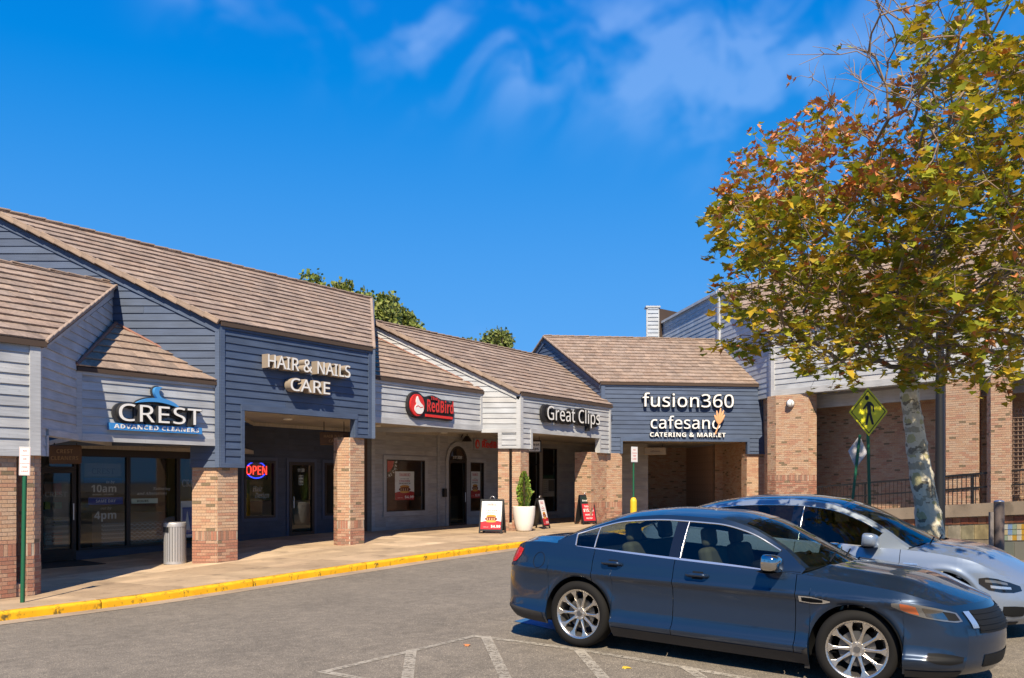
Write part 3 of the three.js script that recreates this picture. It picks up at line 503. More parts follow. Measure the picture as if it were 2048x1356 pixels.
  sheet(d, ST, dr[0] + .3, dr[3] - .75, dr[2] - .3, dr[3] - .16, canvasTex(256, 256, (x) => { x.fillStyle = '#e6e2d8'; x.textAlign = 'center'; x.font = 'bold 64px sans-serif'; x.fillText('11130', 128, 64); x.lineWidth = 9; x.strokeStyle = '#d8d4ca'; for (let i = 0; i < 3; i++) for (let j = 0; j < 3; j++) x.strokeRect(76 + i * 36, 112 + j * 44, 32, 36); }), { cut: true, name: 'door_number', off: -.008 });
  sheet(b, ST, wA[0] + .25, wA[1] + .55, wA[2] - .2, wA[1] + 1.0, canvasTex(256, 128, (x) => { x.fillStyle = '#d8d3c6'; x.font = 'italic 60px serif'; x.fillText('Hair', 30, 60); x.fillText('Design', 60, 115); }), { cut: true, name: 'window_lettering', off: -.008 });
  // neon OPEN sign hung in the window
  const on = thing('neon_sign', 'lit red and blue oval OPEN sign in the salon window', 'neon sign');
  const oc = W(ST, (q(493) + q(537)) / 2, YY(ST, 515, 940), -.06), ring = (a, e) => { const c = new THREE.EllipseCurve(0, 0, .36, .24, a, e), P = c.getPoints(24).map(v => V3(v.x, v.y, 0)); const g = new THREE.TubeGeometry(new THREE.CatmullRomCurve3(P), 24, .016, 8); g.applyMatrix4(planeMatrix(ST, 0, 0)); const o0 = W(ST, 0, 0); g.translate(oc.x - o0.x, oc.y - o0.y, oc.z - o0.z); return g; };
  const neonB = std(lin(.02, .03, .6), { emissive: lin(.03, .06, 1), emissiveIntensity: 1.6 }), neonR = std(lin(.6, .03, .02), { emissive: lin(1, .05, .03), emissiveIntensity: 1.5 });
  part('blue_tube', [ring(.55, 2.6), ring(3.7, 5.75)], neonB, on);
  lettering(on, ST, 'OPEN', 493, 537, 949, .26, .02, neonR, { off: -.05, font: fontR });
  const bk = mesh('backboard', slab(ST, rect(sAt(ST, 492), oc.y - .27, sAt(ST, 539), oc.y + .27), -.085, -.10), M.black, on);
}
// ================= chicken shop bay
const frontRW = {};
{
  const b = thing('shop_building', 'grey fascia bay of the chicken restaurant with arched door', 'building');
  const yT = YY(RB, 742, 755), yB = YY(RB, 742, 844), sL = sAt(RB, 739), sR = sAt(RB, 963);
  const w = wallOn(b, RB, [rect(sL, yB, sR, yT)], M.greyTrim); sidingOn(w, RB, rect(sL, yB + .16, sR - .1, yT - .12), M.grey, .172);
  part('trim', [slab(RB, rect(sR - .1, yB, sR, yT), .045), slab(RB, rect(sL, yB - .01, sR - .1, yB + .16), .05), slab(RB, rect(sL, yT - .12, sR - .1, yT), .05)], M.greyTrim, b);
  const eL = W(RB, sL - .2, yT + .03, .055), eR = W(RB, sR + .06, yT + .03, .055), ap = onP(GS, 749, 676, .05);
  roofOn(b, eL, eR, [eL, eR, ap], { exposure: .328 });
  mesh('drip_edge', bar(RB, [sL, yT], [sR + .05, yT], .09, .085, .03), M.deck, b);
  mesh('flashing', rod(eR.clone().add(V3(0, .05, 0)), ap.clone().add(V3(0, .06, .02)), .03, 6), M.flash, b);
  soffit(b, [XD(RB, 739, -.02), XD(RB, 965, -.02), XD(RW, 1066, .02), XD(RW, 741, .02)], yB);
  downlight(b, ...XD(RB, 800, -.9), yB); downlight(b, ...XD(RB, 965, -1.6), yB);
  // shop front
  const q = px => sAt(RW, px), fl = floorAt(RW, 850), top = yB + .02, s0 = q(741), se = q(1052), yw = (px, py) => YY(RW, px, py);
  const wA = [q(771), yw(810, 1022), q(848), yw(810, 920)], dr = [q(895.5), fl, q(931.5), yw(914, 921)], wB = [q(939), yw(950, 1022), q(966), yw(950, 925)];
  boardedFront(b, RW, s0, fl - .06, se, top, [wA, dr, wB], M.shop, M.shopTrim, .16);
  [wA, wB].forEach(r => glazing(b, RW, r, { frame: .035 }));
  const r = (dr[2] - dr[0]) / 2, cs = (dr[0] + dr[2]) / 2, at = dr[3];
  part('casing', [wA, wB].flatMap(a => [slab(RW, rect(a[0] - .14, a[1] - .16, a[0], a[3] + .14), .05), slab(RW, rect(a[2], a[1] - .16, a[2] + .14, a[3] + .14), .05), slab(RW, rect(a[0], a[3], a[2], a[3] + .14), .05), slab(RW, rect(a[0], a[1] - .16, a[2], a[1]), .05)]).concat([slab(RW, rect(dr[0] - .14, fl - .04, dr[0], at), .05), slab(RW, rect(dr[2], fl - .04, dr[2] + .14, at), .05), slab(RW, rect(s0, fl - .05, s0 + .16, top), .05), slab(RW, rect(q(873), fl - .05, q(873) + .14, top), .05)]), M.shopTrim, b);
  const door = glazing(b, RW, dr, { frame: .09, name: 'door' }); mesh('handle', rod(W(RW, dr[2] - .14, fl + 1.2, .1), W(RW, dr[2] - .14, fl + .85, .1), .015), M.steel, door);
  // arched transom
  const arch = (R, r0) => { const s = new THREE.Shape(); s.absarc(0, 0, R, 0, Math.PI, false); if (r0) { s.absarc(0, 0, r0, Math.PI, 0, true); } s.closePath(); return s; };
  shapeOn(b, RW, cs, at, .03, arch(r + .15, r), .03, M.shopTrim, 'arch_casing'); const af = shapeOn(b, RW, cs, at, .028, arch(r, r - .08), .03, M.bronze, 'arched_frame'); shapeOn(af, RW, cs, at, .029, arch(r - .08), .006, phys(lin(.03, .025, .02), { roughness: .03, clearcoat: 1 }), 'pane');
  lettering(b, RW, '11130B', 904, 922, 917.5, .11, .006, std(lin(.6, .58, .52)), { off: .05, font: fontR });
  mesh('mailbox', boxAt(0, 0, 0, .14, .3, .1).applyMatrix4(planeMatrix(RW, q(886), fl + 1.2, .08)), M.black, b);
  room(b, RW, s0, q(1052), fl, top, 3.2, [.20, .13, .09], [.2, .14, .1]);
  const pend = mesh('pendant_lamp', new THREE.ConeGeometry(.17, .16, 16, 1, true), std(lin(.5, .42, .3), { roughness: .4, metalness: .5 }), b); pend.position.copy(W(RW, q(812), yw(812, 934), -.6)); mesh('lamp_cord', rod(V3(0, .05, 0), V3(0, .55, 0), .01, 6), M.black, pend);
  frontRW.wA = wA; frontRW.wB = wB;
  // red ring and word on the big window
  sheet(b, RW, wA[0] + .04, wA[3] - .75, wA[0] + .72, wA[3] - .04, canvasTex(256, 256, (x) => { x.fillStyle = '#c3281c'; x.beginPath(); x.moveTo(0, 0); x.arc(0, 0, 140, 0, 1.6); x.fill(); x.fillStyle = '#ece4da'; x.font = 'bold 50px sans-serif'; x.save(); 'CHICKEN'.split('').forEach((c, i) => { x.save(); x.rotate(1.5 - i * .24); x.translate(205, 0); x.rotate(-Math.PI / 2 + Math.PI); x.scale(-1, -1); x.fillText(c, -16, 0); x.restore(); }); x.restore(); }), { cut: true, name: 'window_lettering', off: -.008 });
}
// ================= salon with white side wall
{
  const b = thing('shop_building', 'white sided haircut salon block with long tiled roof between chicken restaurant and cafe', 'building');
  const yT = YY(GF, 1041, 788), sR = sAt(GF, 1220), yH = YY(GF, 1064, 866), yL = YY(GF, 1042, 897), s1 = sAt(GF, 1063), s2 = sAt(GF, 1197);
  const w = wallOn(b, GF, [rect(0, yH, sR, yT), rect(0, yL, s1, yH), rect(s2, yL, sR, yH)], M.greyTrim);
  const gr = M.grey;
  sidingOn(w, GF, rect(.12, yH + .14, sR - .12, yT - .12), gr, .172); sidingOn(w, GF, rect(.12, yL, s1 - .1, yH + .14), gr, .172); sidingOn(w, GF, rect(s2 + .1, yL, sR - .12, yH + .14), gr, .172);
  part('trim', [slab(GF, rect(-.02, yL, .12, yT), .05), slab(GF, rect(sR - .12, yL, sR, yT), .05), slab(GF, rect(.12, yT - .12, sR - .12, yT), .05), slab(GF, rect(s1 - .1, yH, s2 + .1, yH + .14), .053), slab(GF, rect(s1 - .1, yL, s1, yH), .05), slab(GF, rect(s2, yL, s2 + .1, yH), .05)], M.greyTrim, b);
  const [sa, ya] = SY(GS, 745, 647), sLeg = sAt(GS, 996), sLow = sAt(GS, 963);
  const ws = wallOn(b, GS, [[[sa, yH], [0, yH], [0, yT], [sa, ya]], rect(sLeg, yL, 0, yH)], M.greyTrim, 'side_wall');
  sidingOn(ws, GS, [[sa, yH + .1], [-.12, yH + .1], [-.12, yT - .12], [sa, ya - .2]], M.grey, .172); sidingOn(ws, GS, rect(sLeg + .12, yL + .06, -.12, yH + .1), M.grey, .172, { start: yH + .1 - .172 * 4 });
  part('barge_board', [bar(GS, [0, yT - .1], [sa, ya - .1], .2, .05), slab(GS, rect(-.12, yL, 0, yT - .08), .05), slab(GS, rect(sLow, yH - .02, -.12, yH + .1), .052), slab(GS, rect(sLeg, yL, sLeg + .12, yH - .02), .05), slab(GS, rect(sLeg + .12, yL, -.12, yL + .06), .05)], M.greyTrim, b);
  const eL = W(GF, -.04, yT + .03, .055), eR = W(GF, sR + .1, yT + .03, .055), rl = W(GS, sa, ya + .04, .1), rr_ = rl.clone(); { const e = V3(UD[0], 0, -UD[1]), k = (1103 - CX) / F; rr_.addScaledVector(e, (k * -rl.z - rl.x) / (e.x + k * e.z)); }
  roofOn(b, eL, eR, [eL, eR, rr_, rl], { exposure: .328 });
  mesh('drip_edge', bar(GF, [-.02, yT], [sR + .08, yT], .09, .085, .03), M.deck, b);
  edgeTiles(b, eL.clone().add(V3(-.02, .02, .05)), rl.clone().add(V3(-.02, .02, .05)), .1, .13, 'rake_tile', .34, -.01);
  edgeTiles(b, rl.clone().add(V3(0, .05, 0)), rr_.clone().add(V3(0, .05, 0)), .2, .05, 'ridge_cap', .4);
  const fA = gY(...XD(GS, 1010, -.3)) - .05;
  pierOn(b, [XD(GS, 996.5, -.05), XD(GS, 1018, -.05), XD(GS, 1018, -.5), XD(GS, 996.5, -.5)], fA, yL, { soldier: .6 });
  pierOn(b, [XD(GS, 1024.5, -.05), XD(GS, 1041, -.05), XD(GF, 1060, -.05), XD(GF, 1060, -.55), XD(GS, 1024.5, -.5)], fA, yL, { soldier: .6 });
  pierOn(b, [XD(GS, 1017, -.12), XD(GS, 1026, -.12), XD(GS, 1026, -.45), XD(GS, 1017, -.45)], fA, fA + .3, { soldier: 2 });
  soffit(b, [XD(GF, 1042, -.02), XD(GF, 1221, -.02), XD(RW, 1252, .02), XD(RW, 1066, .02)], yH);
  // shop front
  const q = px => sAt(RW, px), fl = floorAt(RW, 1120), top = yH + .02, yw = (px, py) => YY(RW, px, py), wA = [q(1054), yw(1066, 1025), q(1077), yw(1066, 893)], wB = [q(1083), yw(1098, 1023), q(1112), yw(1098, 897)], dr = [q(1151), fl, q(1192), yw(1165, 905)];
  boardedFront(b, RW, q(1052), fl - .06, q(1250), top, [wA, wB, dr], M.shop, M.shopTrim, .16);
  [wA, wB].forEach(r => { const g = glazing(b, RW, r, { frame: .04 }); mesh('mullion', slab(RW, rect(r[0] + .04, lerp(r[1], r[3], .72), r[2] - .04, lerp(r[1], r[3], .72) + .04), .04), M.bronze, g); });
  glazing(b, RW, dr, { frame: .06, name: 'door' });
  part('casing', [slab(RW, rect(q(1077), wB[1] - .12, q(1083), wB[3] + .12), .06), slab(RW, rect(wB[2], wB[1] - .12, wB[2] + .13, wB[3] + .12), .06), slab(RW, rect(q(1083), wB[3], wB[2], wB[3] + .12), .06), slab(RW, rect(q(1077), wB[1] - .14, wB[2] + .2, wB[1]), .14), slab(RW, rect(dr[0] - .12, fl, dr[0], dr[3] - .7), .05), slab(RW, rect(dr[0] + .6, dr[3], dr[2], dr[3] + .12), .05), bar(RW, [dr[0] - .06, dr[3] - .7], [dr[0] + .6, dr[3] + .06], .12, .052)], M.shopTrim, b);
  mesh('chamfer_panel', slab(RW, [[dr[0], dr[3] - .62], [dr[0] + .55, dr[3]], [dr[0], dr[3]]], .055, .0), M.shopTrim, b);
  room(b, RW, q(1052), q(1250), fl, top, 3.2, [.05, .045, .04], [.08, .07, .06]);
  sheet(b, RW, wB[0] + .12, yw(1098, 993), wB[2] - .1, yw(1098, 950), canvasTex(256, 384, (x) => { x.fillStyle = '#b9b6ae'; x.fillRect(0, 0, 256, 384); x.fillStyle = '#0e4a33'; x.fillRect(0, 0, 256, 70); x.fillStyle = '#6a6660'; x.fillRect(120, 90, 130, 200); x.fillStyle = '#8d8a84'; for (let i = 0; i < 7; i++) x.fillRect(16, 100 + i * 34, 84, 12); }), { name: 'window_poster' });
}
// ================= cafe block facing the lot
const CAFE = {};
{
  const b = thing('shop_building', 'blue sided cafe block with wide tiled roof over a brick passage', 'building');
  const yT = YY(FF, 1204, 767), yH = YY(FF, 1246, 882), yL = YY(FF, 1230, 907), q = px => sAt(FF, px), sT = q(1517.5), sB = q(1531), s1 = q(1245), s2 = q(1494), sl = q(1217), edge = y => lerp(sB, sT, (y - yL) / (yT - yL));
  const w = wallOn(b, FF, [[[0, yH], [edge(yH), yH], [sT, yT], [0, yT]], rect(sl, yL, s1, yH), [[s2, yL], [sB, yL], [edge(yH), yH], [s2, yH]]], M.blueTrim);
  const bl = M.blue;
  sidingOn(w, FF, [[.13, yH + .14], [edge(yH + .14) - .06, yH + .14], [sT - .06, yT - .1], [.13, yT - .1]], bl, .166); sidingOn(w, FF, rect(sl, yL, s1 - .09, yH + .14), bl, .166, { start: yH + .14 - .166 * 5 }); sidingOn(w, FF, [[s2 + .09, yL + .06], [sB - .06, yL + .06], [edge(yH + .14) - .06, yH + .14], [s2 + .09, yH + .14]], bl, .166, { start: yH + .14 - .166 * 5 });
  part('trim', [slab(FF, rect(-.02, yL + .6, .13, yT), .045), slab(FF, rect(.13, yT - .1, sT, yT), .045), slab(FF, rect(s1 - .09, yH, s2 + .09, yH + .14), .05), slab(FF, rect(s1 - .09, yL, s1, yH), .045), slab(FF, rect(s2, yL, s2 + .09, yH), .045), slab(FF, rect(s2 + .09, yL, sB - .02, yL + .06), .045)], M.blueTrim, b);
  const pk = SY(FG, 1092, 676), bk = SY(FG, 1060, 722), yLow = 3.8;
  const wg = wallOn(b, FG, [[[0, yLow], [bk[0], yLow], bk, pk, [0, yT]]], M.blueTrim, 'gable_wall'); sidingOn(wg, FG, [[.05, yLow], [bk[0], yLow], [bk[0], bk[1] - .1], [pk[0], pk[1] - .15], [.05, yT - .15]], bl, .166);
  part('barge_board', [bar(FG, [0, yT - .1], [pk[0], pk[1] - .1], .2, .06), bar(FG, [bk[0], bk[1] - .1], [pk[0], pk[1] - .1], .2, .058)], M.blueTrim, b);
  const eL = W(FF, -.06, yT + .03, .055), eR = W(FF, sT + .05, yT + .03, .055), rl = W(FG, pk[0], pk[1] + .05, .1), rg = rl.clone(); { const e = V3(FF.d[0], 0, -FF.d[1]), k = (1438 - CX) / F; rg.addScaledVector(e, (k * -rl.z - rl.x) / (e.x + k * e.z)); }
  roofOn(b, eL, eR, [eL, eR, rg, rl], { exposure: .36, width: .30 });
  mesh('drip_edge', bar(FF, [-.04, yT], [sT + .03, yT], .09, .085, .03), M.deck, b);
  edgeTiles(b, rl.clone().add(V3(0, .05, 0)), rg.clone().add(V3(0, .05, 0)), .2, .05, 'ridge_cap', .33); edgeTiles(b, eL.clone().add(V3(-.03, .02, 0)), rl.clone().add(V3(-.03, .02, 0)), .07, .07, 'rake_tile', .3);
  const bkW = W(FG, bk[0], bk[1] + .05, .1); edgeTiles(b, bkW, rl, .1, .08, 'rake_tile', .3);
  // piers and passage
  const fl = gY(5, 34.5) - .05, mid = [(1213 - CX) / F * 33.95, 33.95];
  pierOn(b, [XD(GF, 1185, -.06), mid, XD(FF, 1244.5, -.06), XD(FF, 1244.5, -.7), XD(GF, 1185, -.75)], fl, yL, { soldier: .62 });
  pierOn(b, [XD(FF, 1495, -.06), XD(FF, 1530, -.06), XD(FF, 1532, -.6), XD(FF, 1495, -.6)], fl, yL, { soldier: .62 });
  const back = offPlane(FF, -8), lit = offPlane(FF, -4.2), sideP = offPlane(FF, -3.2);
  brickWall(b, back, sAt(back, 1285), fl, sAt(back, 1445), yH + .1); brickWall(b, lit, sAt(lit, 1430), fl, sAt(lit, 1540), yH + .1);
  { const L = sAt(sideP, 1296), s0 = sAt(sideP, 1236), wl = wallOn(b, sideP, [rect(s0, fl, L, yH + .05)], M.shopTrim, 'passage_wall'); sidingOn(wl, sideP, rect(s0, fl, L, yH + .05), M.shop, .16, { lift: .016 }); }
  const rp = plane(...XD(lit, 1430), -8); mesh('passage_return', slab(plane(rp.X, rp.D, -8), rect(0, fl, 4.2, yH + .05), 0, -.1), M.brickTop[1], b);
  soffit(b, [XD(FF, 1240, -.02), XD(FF, 1532, -.02), XD(back, 1500, -.2), XD(back, 1240, -.2)], yH);
  { const rw = plane(...XD(FF, 1530, -.1), -6.6); mesh('end_wall', slab({ ...rw, n: [-rw.n[0], -rw.n[1]] }, [[.0, yL], [4.6, yL], [4.6, yT + 1.6], [0, yT - .4]], 0, -.08), M.blueTrim, b); }
  CAFE.yH = yH; CAFE.yT = yT;
}
// ================= taller building at the right
const GWp = plane(9.63, 35.17, -9), GFp = plane(9.78, 33.8, 143.5);
{
  const b = thing('shop_building', 'tall pale sided building with brick piers behind the sycamore', 'building');
  const yB = YY(GFp, 1550, 792), c0 = sAt(GWp, 1545), yE = YY(GWp, 1545, 668), [sp, yp] = SY(GWp, 1440, 583), sEnd = sAt(GWp, 1296);
  const w = wallOn(b, GWp, [[[c0, yB], [sEnd, yB], [sEnd, yp], [sp, yp], [c0, yE]]], M.paleTrim, 'gable_wall');
  sidingOn(w, GWp, [[c0 + .12, yB], [sp - .1, yB], [sp - .1, yp - .12], [c0 + .12, yE - .02]], M.pale, .2, { lift: .02 }); sidingOn(w, GWp, rect(sp + .1, yB + 1.5, sEnd, yp - .06), M.pale, .2, { lift: .02 });
  part('corner_board', [slab(GWp, rect(c0 - .02, yB, c0 + .12, yE + .05), .09), slab(GWp, rect(sp - .1, yB, sp + .1, yp + .12), .10)], M.paleTrim, b);
  mesh('coping', slab(GWp, rect(sp + .1, yp - .06, sEnd, yp + .06), .12, -.15), M.paleTrim, b);
  const L = 10.5, wf = wallOn(b, GFp, [rect(0, yB, L, yE)], M.whiteTrim, 'fascia_wall'); sidingOn(wf, GFp, rect(.12, yB + .22, L, yE - .05), M.white, .2, { lift: .03 });
  part('trim', [slab(GFp, rect(-.04, yB, .12, yE), .05), slab(GFp, rect(.12, yB, L, yB + .22), .05)], M.whiteTrim, b);
  const eL = W(GFp, -.1, yE + .03, .15), eR = W(GFp, L, yE + .03, .15), rl = W(GWp, sp, yp + .05, .05), rg = rl.clone().add(V3(GFp.d[0], 0, -GFp.d[1]).multiplyScalar(L + 2));
  roofOn(b, eL, eR, [eL, eR, rg, rl], { exposure: .36, width: .4 });
  { const gb = offPlane(GWp, -.25); brickWall(b, gb, c0 + .2, gY(11, 32) - .05, c0 + 6, yB + .05, 'side_brick_wall'); }
  // brick piers and recessed wall
  const fl = gY(11, 32) - .05, at = (px, D) => [(px - CX) / F * D, D];
  pierOn(b, [at(1535, 33.75), at(1552, 33.3), at(1617, 32.6), at(1633, 32.75), at(1630, 33.7), at(1560, 34.4)], fl, yB - .02, { soldier: 1.62, name: 'brick_pier' });
  pierOn(b, [at(1884, 29.0), at(1892, 28.4), at(1957, 27.6), at(1962, 28.0), at(1955, 28.9), at(1900, 29.7)], fl, yB - .02, { red: false });
  pierOn(b, [at(1974, 27.4), at(1982, 27.0), at(2020, 26.6), at(2024, 26.9), at(2018, 27.6), at(1985, 28.0)], fl, yB - .02, { red: false });
  const rec = offPlane(GFp, -2.3); brickWall(b, rec, sAt(rec, 1590), fl, sAt(rec, 2110), yB - .1);
  mesh('beam', slab(offPlane(GFp, -1.2), rect(.6, yB - .45, L, yB - .02), 0, -.2), M.paleTrim, b);
  soffit(b, [XD(GFp, 1546, -.02), XD(GFp, 2130, -.02), XD(rec, 2130, -.2), XD(rec, 1575, -.2)], yB - .02, M.paleTrim);
  // globe wall light on the first pier
  const gl = mesh('wall_light', new THREE.CylinderGeometry(.14, .14, .06, 20).rotateX(Math.PI / 2), M.black, b); gl.position.set(...px3(1580, 807, 32.93).toArray()); const gs = mesh('globe', new THREE.SphereGeometry(.13, 20, 12), std(lin(.75, .74, .7), { roughness: .25 }), gl); gs.scale.z = .7; gs.position.z = .07; const cg = mesh('lamp_guard', mergeGeometries([new THREE.TorusGeometry(.135, .012, 6, 24), new THREE.TorusGeometry(.135, .010, 6, 24).rotateY(Math.PI / 2)]), M.steel, gl); cg.position.z = .07; cg.scale.z = .75;
  // dark lattice screen beyond the last pier
  const lat = offPlane(GFp, -.7), l0 = sAt(lat, 2018), l1 = L, bars = []; for (let s = l0; s < l1; s += .13) bars.push(slab(lat, rect(s, fl + 1.2, s + .022, yB - 1.0), .01, -.012)); for (let y = fl + 1.2; y < yB - 1.0; y += .13) bars.push(slab(lat, rect(l0, y, l1, y + .022), .03, .012));
  part('lattice_screen', bars, std(lin(.22, .15, .11)), b);
}
{ // roof box behind the cafe
  const b = thing('roof_vent_box', 'pale sided box standing up behind the cafe roof ridge', 'roof box'), D = 46.5, w = 26 / F * D, x0 = (1293 - CX) / F * D, y1 = EYE + (HY - 613) / F * D, f = plane(x0, D, 90), sd = plane(x0 + w, D, 40);
  wallOn(b, f, [rect(0, 6.2, w, y1)], M.paleTrim); sidingOn(b, f, rect(.06, 6.2, w - .06, y1 - .08), M.pale, .2, { lift: .04 });
  mesh('side_panel', slab(plane(x0 + w, D, 48), rect(0, 6.2, 1.6, y1 - .1), 0, -.1), M.deck, b); mesh('cap', slab(f, rect(-.04, y1 - .06, w + .04, y1 + .03), .06, -.5), M.paleTrim, b);
}
// ---------------------------------------------------------------- shop signs
const faceW = std(lin(.78, .76, .71), { roughness: .5 }), retDark = std(lin(.03, .03, .032), { roughness: .5 }), retTan = std(lin(.30, .24, .18), { roughness: .6 }), red = std(lin(.62, .025, .022), { roughness: .4 }), signBlack = std(lin(.015, .014, .015), { roughness: .5 });
{ // cleaner
  const s = thing('channel_letter_sign', 'CREST letters under a blue wave, with blue ADVANCED CLEANERS panel', 'shop sign'), p = CR;
  lettering(s, p, 'CREST', 223, 393, 841, .35, .08, [faceW, retDark], { off: .11, bevel: .010, track: .02, font: fontR });
  const back = lettering(s, p, 'CREST', 220, 392, 842, .36, .05, [retDark, retDark], { off: .045, bevel: .032, track: .02, name: 'letter_backing', font: fontR });
  const s0 = sAt(p, 213), s1 = sAt(p, 397), yb = YY(p, 213, 859.5), yt = YY(p, 213, 845.5);
  mesh('blue_panel', slab(p, rect(s0, yb, s1, yt), .13, .03), std(lin(.045, .23, .56), { roughness: .35 }), s);
  lettering(s, p, 'ADVANCED CLEANERS', 221, 391, 856.5, .085, .006, faceW, { off: .131, track: .05 });
  const cx = sAt(p, 264), cy = YY(p, 264, 806), sw = new THREE.Shape(); sw.moveTo(0, 0); sw.bezierCurveTo(.22, .13, .42, .16, .56, .14); sw.bezierCurveTo(.40, .32, .48, .48, .70, .42); sw.bezierCurveTo(.58, .38, .56, .24, .70, .16); sw.bezierCurveTo(.95, .12, 1.1, .06, 1.22, -.08); sw.bezierCurveTo(1.0, .0, .86, .03, .62, .05); sw.bezierCurveTo(.4, .06, .2, .03, 0, 0);
  const g = mesh('wave_emblem', (() => { const e = new THREE.ExtrudeGeometry(sw, { depth: .08, bevelEnabled: false, curveSegments: 10 }); e.scale(.86, .86, 1); e.applyMatrix4(planeMatrix(p, cx, cy, .09)); return e; })(), std(lin(.06, .26, .58), { roughness: .35 }), s);
  mesh('emblem_backing', (() => { const e = new THREE.ExtrudeGeometry(sw, { depth: .04, bevelEnabled: true, bevelSize: .03, bevelThickness: .005, curveSegments: 8 }); e.scale(.86, .86, 1); e.applyMatrix4(planeMatrix(p, cx, cy, .042)); return e; })(), retDark, s);
}
{ // salon
  const s = thing('channel_letter_sign', 'white HAIR & NAILS CARE letters with deep tan sides on the blue block', 'shop sign');
  lettering(s, H, 'HAIR & NAILS', 519, 688, 735, .30, .20, [faceW, retTan], { off: .05, font: fontR, bevel: .012 }); lettering(s, H, 'CARE', 565, 648, 781.5, .30, .20, [faceW, retTan], { off: .05, font: fontR, bevel: .012 });
}
{ // chicken restaurant
  const s = thing('channel_letter_sign', 'red chicken restaurant sign with flame bird disc and black outline', 'shop sign'), p = RB, s0 = sAt(p, 809), k = sAt(p, 901) - s0, y0 = YY(p, 809, 836), h = .80;
  const B = pts => spline(pts.map(q => [q[0] * k, q[1] * h]), 60);
  shapeOn(s, p, s0, y0, .03, B([[.0, .46], [.03, .78], [.13, .97], [.24, .95], [.32, .84], [.42, .86], [.52, .92], [.66, .84], [.78, .76], [.90, .74], [.99, .62], [1.0, .30], [.97, .06], [.88, .02], [.66, .05], [.4, .04], [.30, .02], [.2, .03], [.08, .10], [.02, .24]]), .10, signBlack, 'sign_backing');
  shapeOn(s, p, s0 + .175 * k, y0 + .49 * h, .13, spline(Array.from({ length: 20 }, (_, i) => [Math.cos(i / 20 * 6.283) * .145 * k, Math.sin(i / 20 * 6.283) * .40 * h])), .05, red, 'disc');
  shapeOn(s, p, s0 + .195 * k, y0 + .45 * h, .18, B([[-.03, .36], [.01, .20], [.05, .10], [.09, .02], [.095, -.14], [.05, -.26], [-.03, -.27], [-.085, -.17], [-.08, -.02], [-.05, .06], [-.06, .18]]), .02, faceW, 'flame_emblem');
  shapeOn(s, p, s0 + .195 * k, y0 + .45 * h, .201, [[-.07 * k, -.02 * h], [-.02 * k, .03 * h], [.03 * k, -.03 * h], [.08 * k, .0], [.08 * k, -.03 * h], [.03 * k, -.06 * h], [-.02 * k, .0], [-.07 * k, -.05 * h]], .003, red, 'flame_crease');
  lettering(s, p, 'RedBird', 843, 898, 823, .36, .06, [red, signBlack], { off: .13, bevel: .014 }); lettering(s, p, 'The', 852, 866, 800, .10, .05, [red, signBlack], { off: .13, bevel: .008 });
  mesh('underline', bar(p, [s0 + .36 * k, y0 + .15 * h], [s0 + .95 * k, y0 + .13 * h], .075, .17, .13), red, s);
}
{
  const s = thing('channel_letter_sign', 'white Great Clips letters with thick black edges on the grey fascia', 'shop sign'), p = GF;
  lettering(s, p, 'Great Clips', 1082, 1190, 839, .46, .06, [faceW, signBlack], { off: .16, bevel: .004, font: fontR }); lettering(s, p, 'Great Clips', 1077, 1190, 840.5, .50, .10, [signBlack, signBlack], { off: .04, bevel: .045, name: 'letter_backing', font: fontR });
}
{
  const s = thing('channel_letter_sign', 'cream fusion360 lettering on the blue cafe block', 'shop sign'); lettering(s, FF, 'fusion360', 1282, 1466, 813.5, .50, .11, [faceW, retDark], { off: .06, bevel: .016, font: fontR });
  const c = thing('channel_letter_sign', 'cream cafesano CATERING & MARKET lettering with tan feather emblem', 'shop sign'); lettering(c, FF, 'cafesano', 1297, 1440, 857, .46, .10, [faceW, retDark], { off: .06, font: fontR });
  lettering(c, FF, 'CATERING & MARKET', 1297, 1449, 873.5, .165, .07, [faceW, retDark], { off: .06, bevel: .002, track: .04 });
  const tan = std(lin(.66, .34, .16), { roughness: .5 }), cs = sAt(FF, 1434), cy = YY(FF, 1434, 850);
  [[-.9, .42], [-.45, .56], [0, .66], [.35, .60], [.7, .46]].forEach(([a, l]) => { const g = new THREE.SphereGeometry(1, 10, 8); g.scale(.055, l / 2, .03); g.translate(0, l / 2, 0); g.rotateZ(-a * .62 - .12); g.applyMatrix4(planeMatrix(FF, cs, cy, .2)); mesh('feather', g, tan, c); });
  mesh('feather_stem', (() => { const g = new THREE.CylinderGeometry(.02, .035, .42, 8); g.translate(0, -.2, 0); g.rotateZ(-.35); g.applyMatrix4(planeMatrix(FF, cs, cy + .02, .2)); return g; })(), tan, c);
}
// hanging and small wall signs
function plaque(pc, turn, w, h, th, mat, draw, label, hang, o = {}) {
  const t = thing('hanging_sign', label, 'hanging sign', pc.toArray()); t.rotation.y = turn;
  mesh('board', new RoundedBoxGeometry(w, h, th, 2, Math.min(.04, th / 2.2)), mat, t);
  if (draw) { const tx = canvasTex(512, Math.round(512 * h / w), draw); for (const sg of [1, -1]) { const g = new THREE.PlaneGeometry(w * .86, h * .82); if (sg < 0) g.rotateY(Math.PI); g.translate(0, 0, sg * (th / 2 + .002)); mesh('lettering', g, std(lin(1, 1, 1), { map: tx, alphaTest: .5, roughness: .7 }), t); } }
  if (hang) for (const x of [-.35, .35]) mesh('hanger', rod(V3(x * w, h / 2 - .01, 0), V3(x * w, h / 2 + hang, 0), .012, 6), M.black, t);
  return t;
}
const word = (lines, col, fnt) => (x, w, h) => { x.clearRect(0, 0, w, h); x.fillStyle = col; x.textAlign = 'center'; lines.forEach((l, i) => { x.font = fnt ?? `bold ${Math.round(h * .36)}px sans-serif`; x.fillText(l, w / 2, h * (lines.length === 1 ? .66 : .42 + i * .44)); }); };
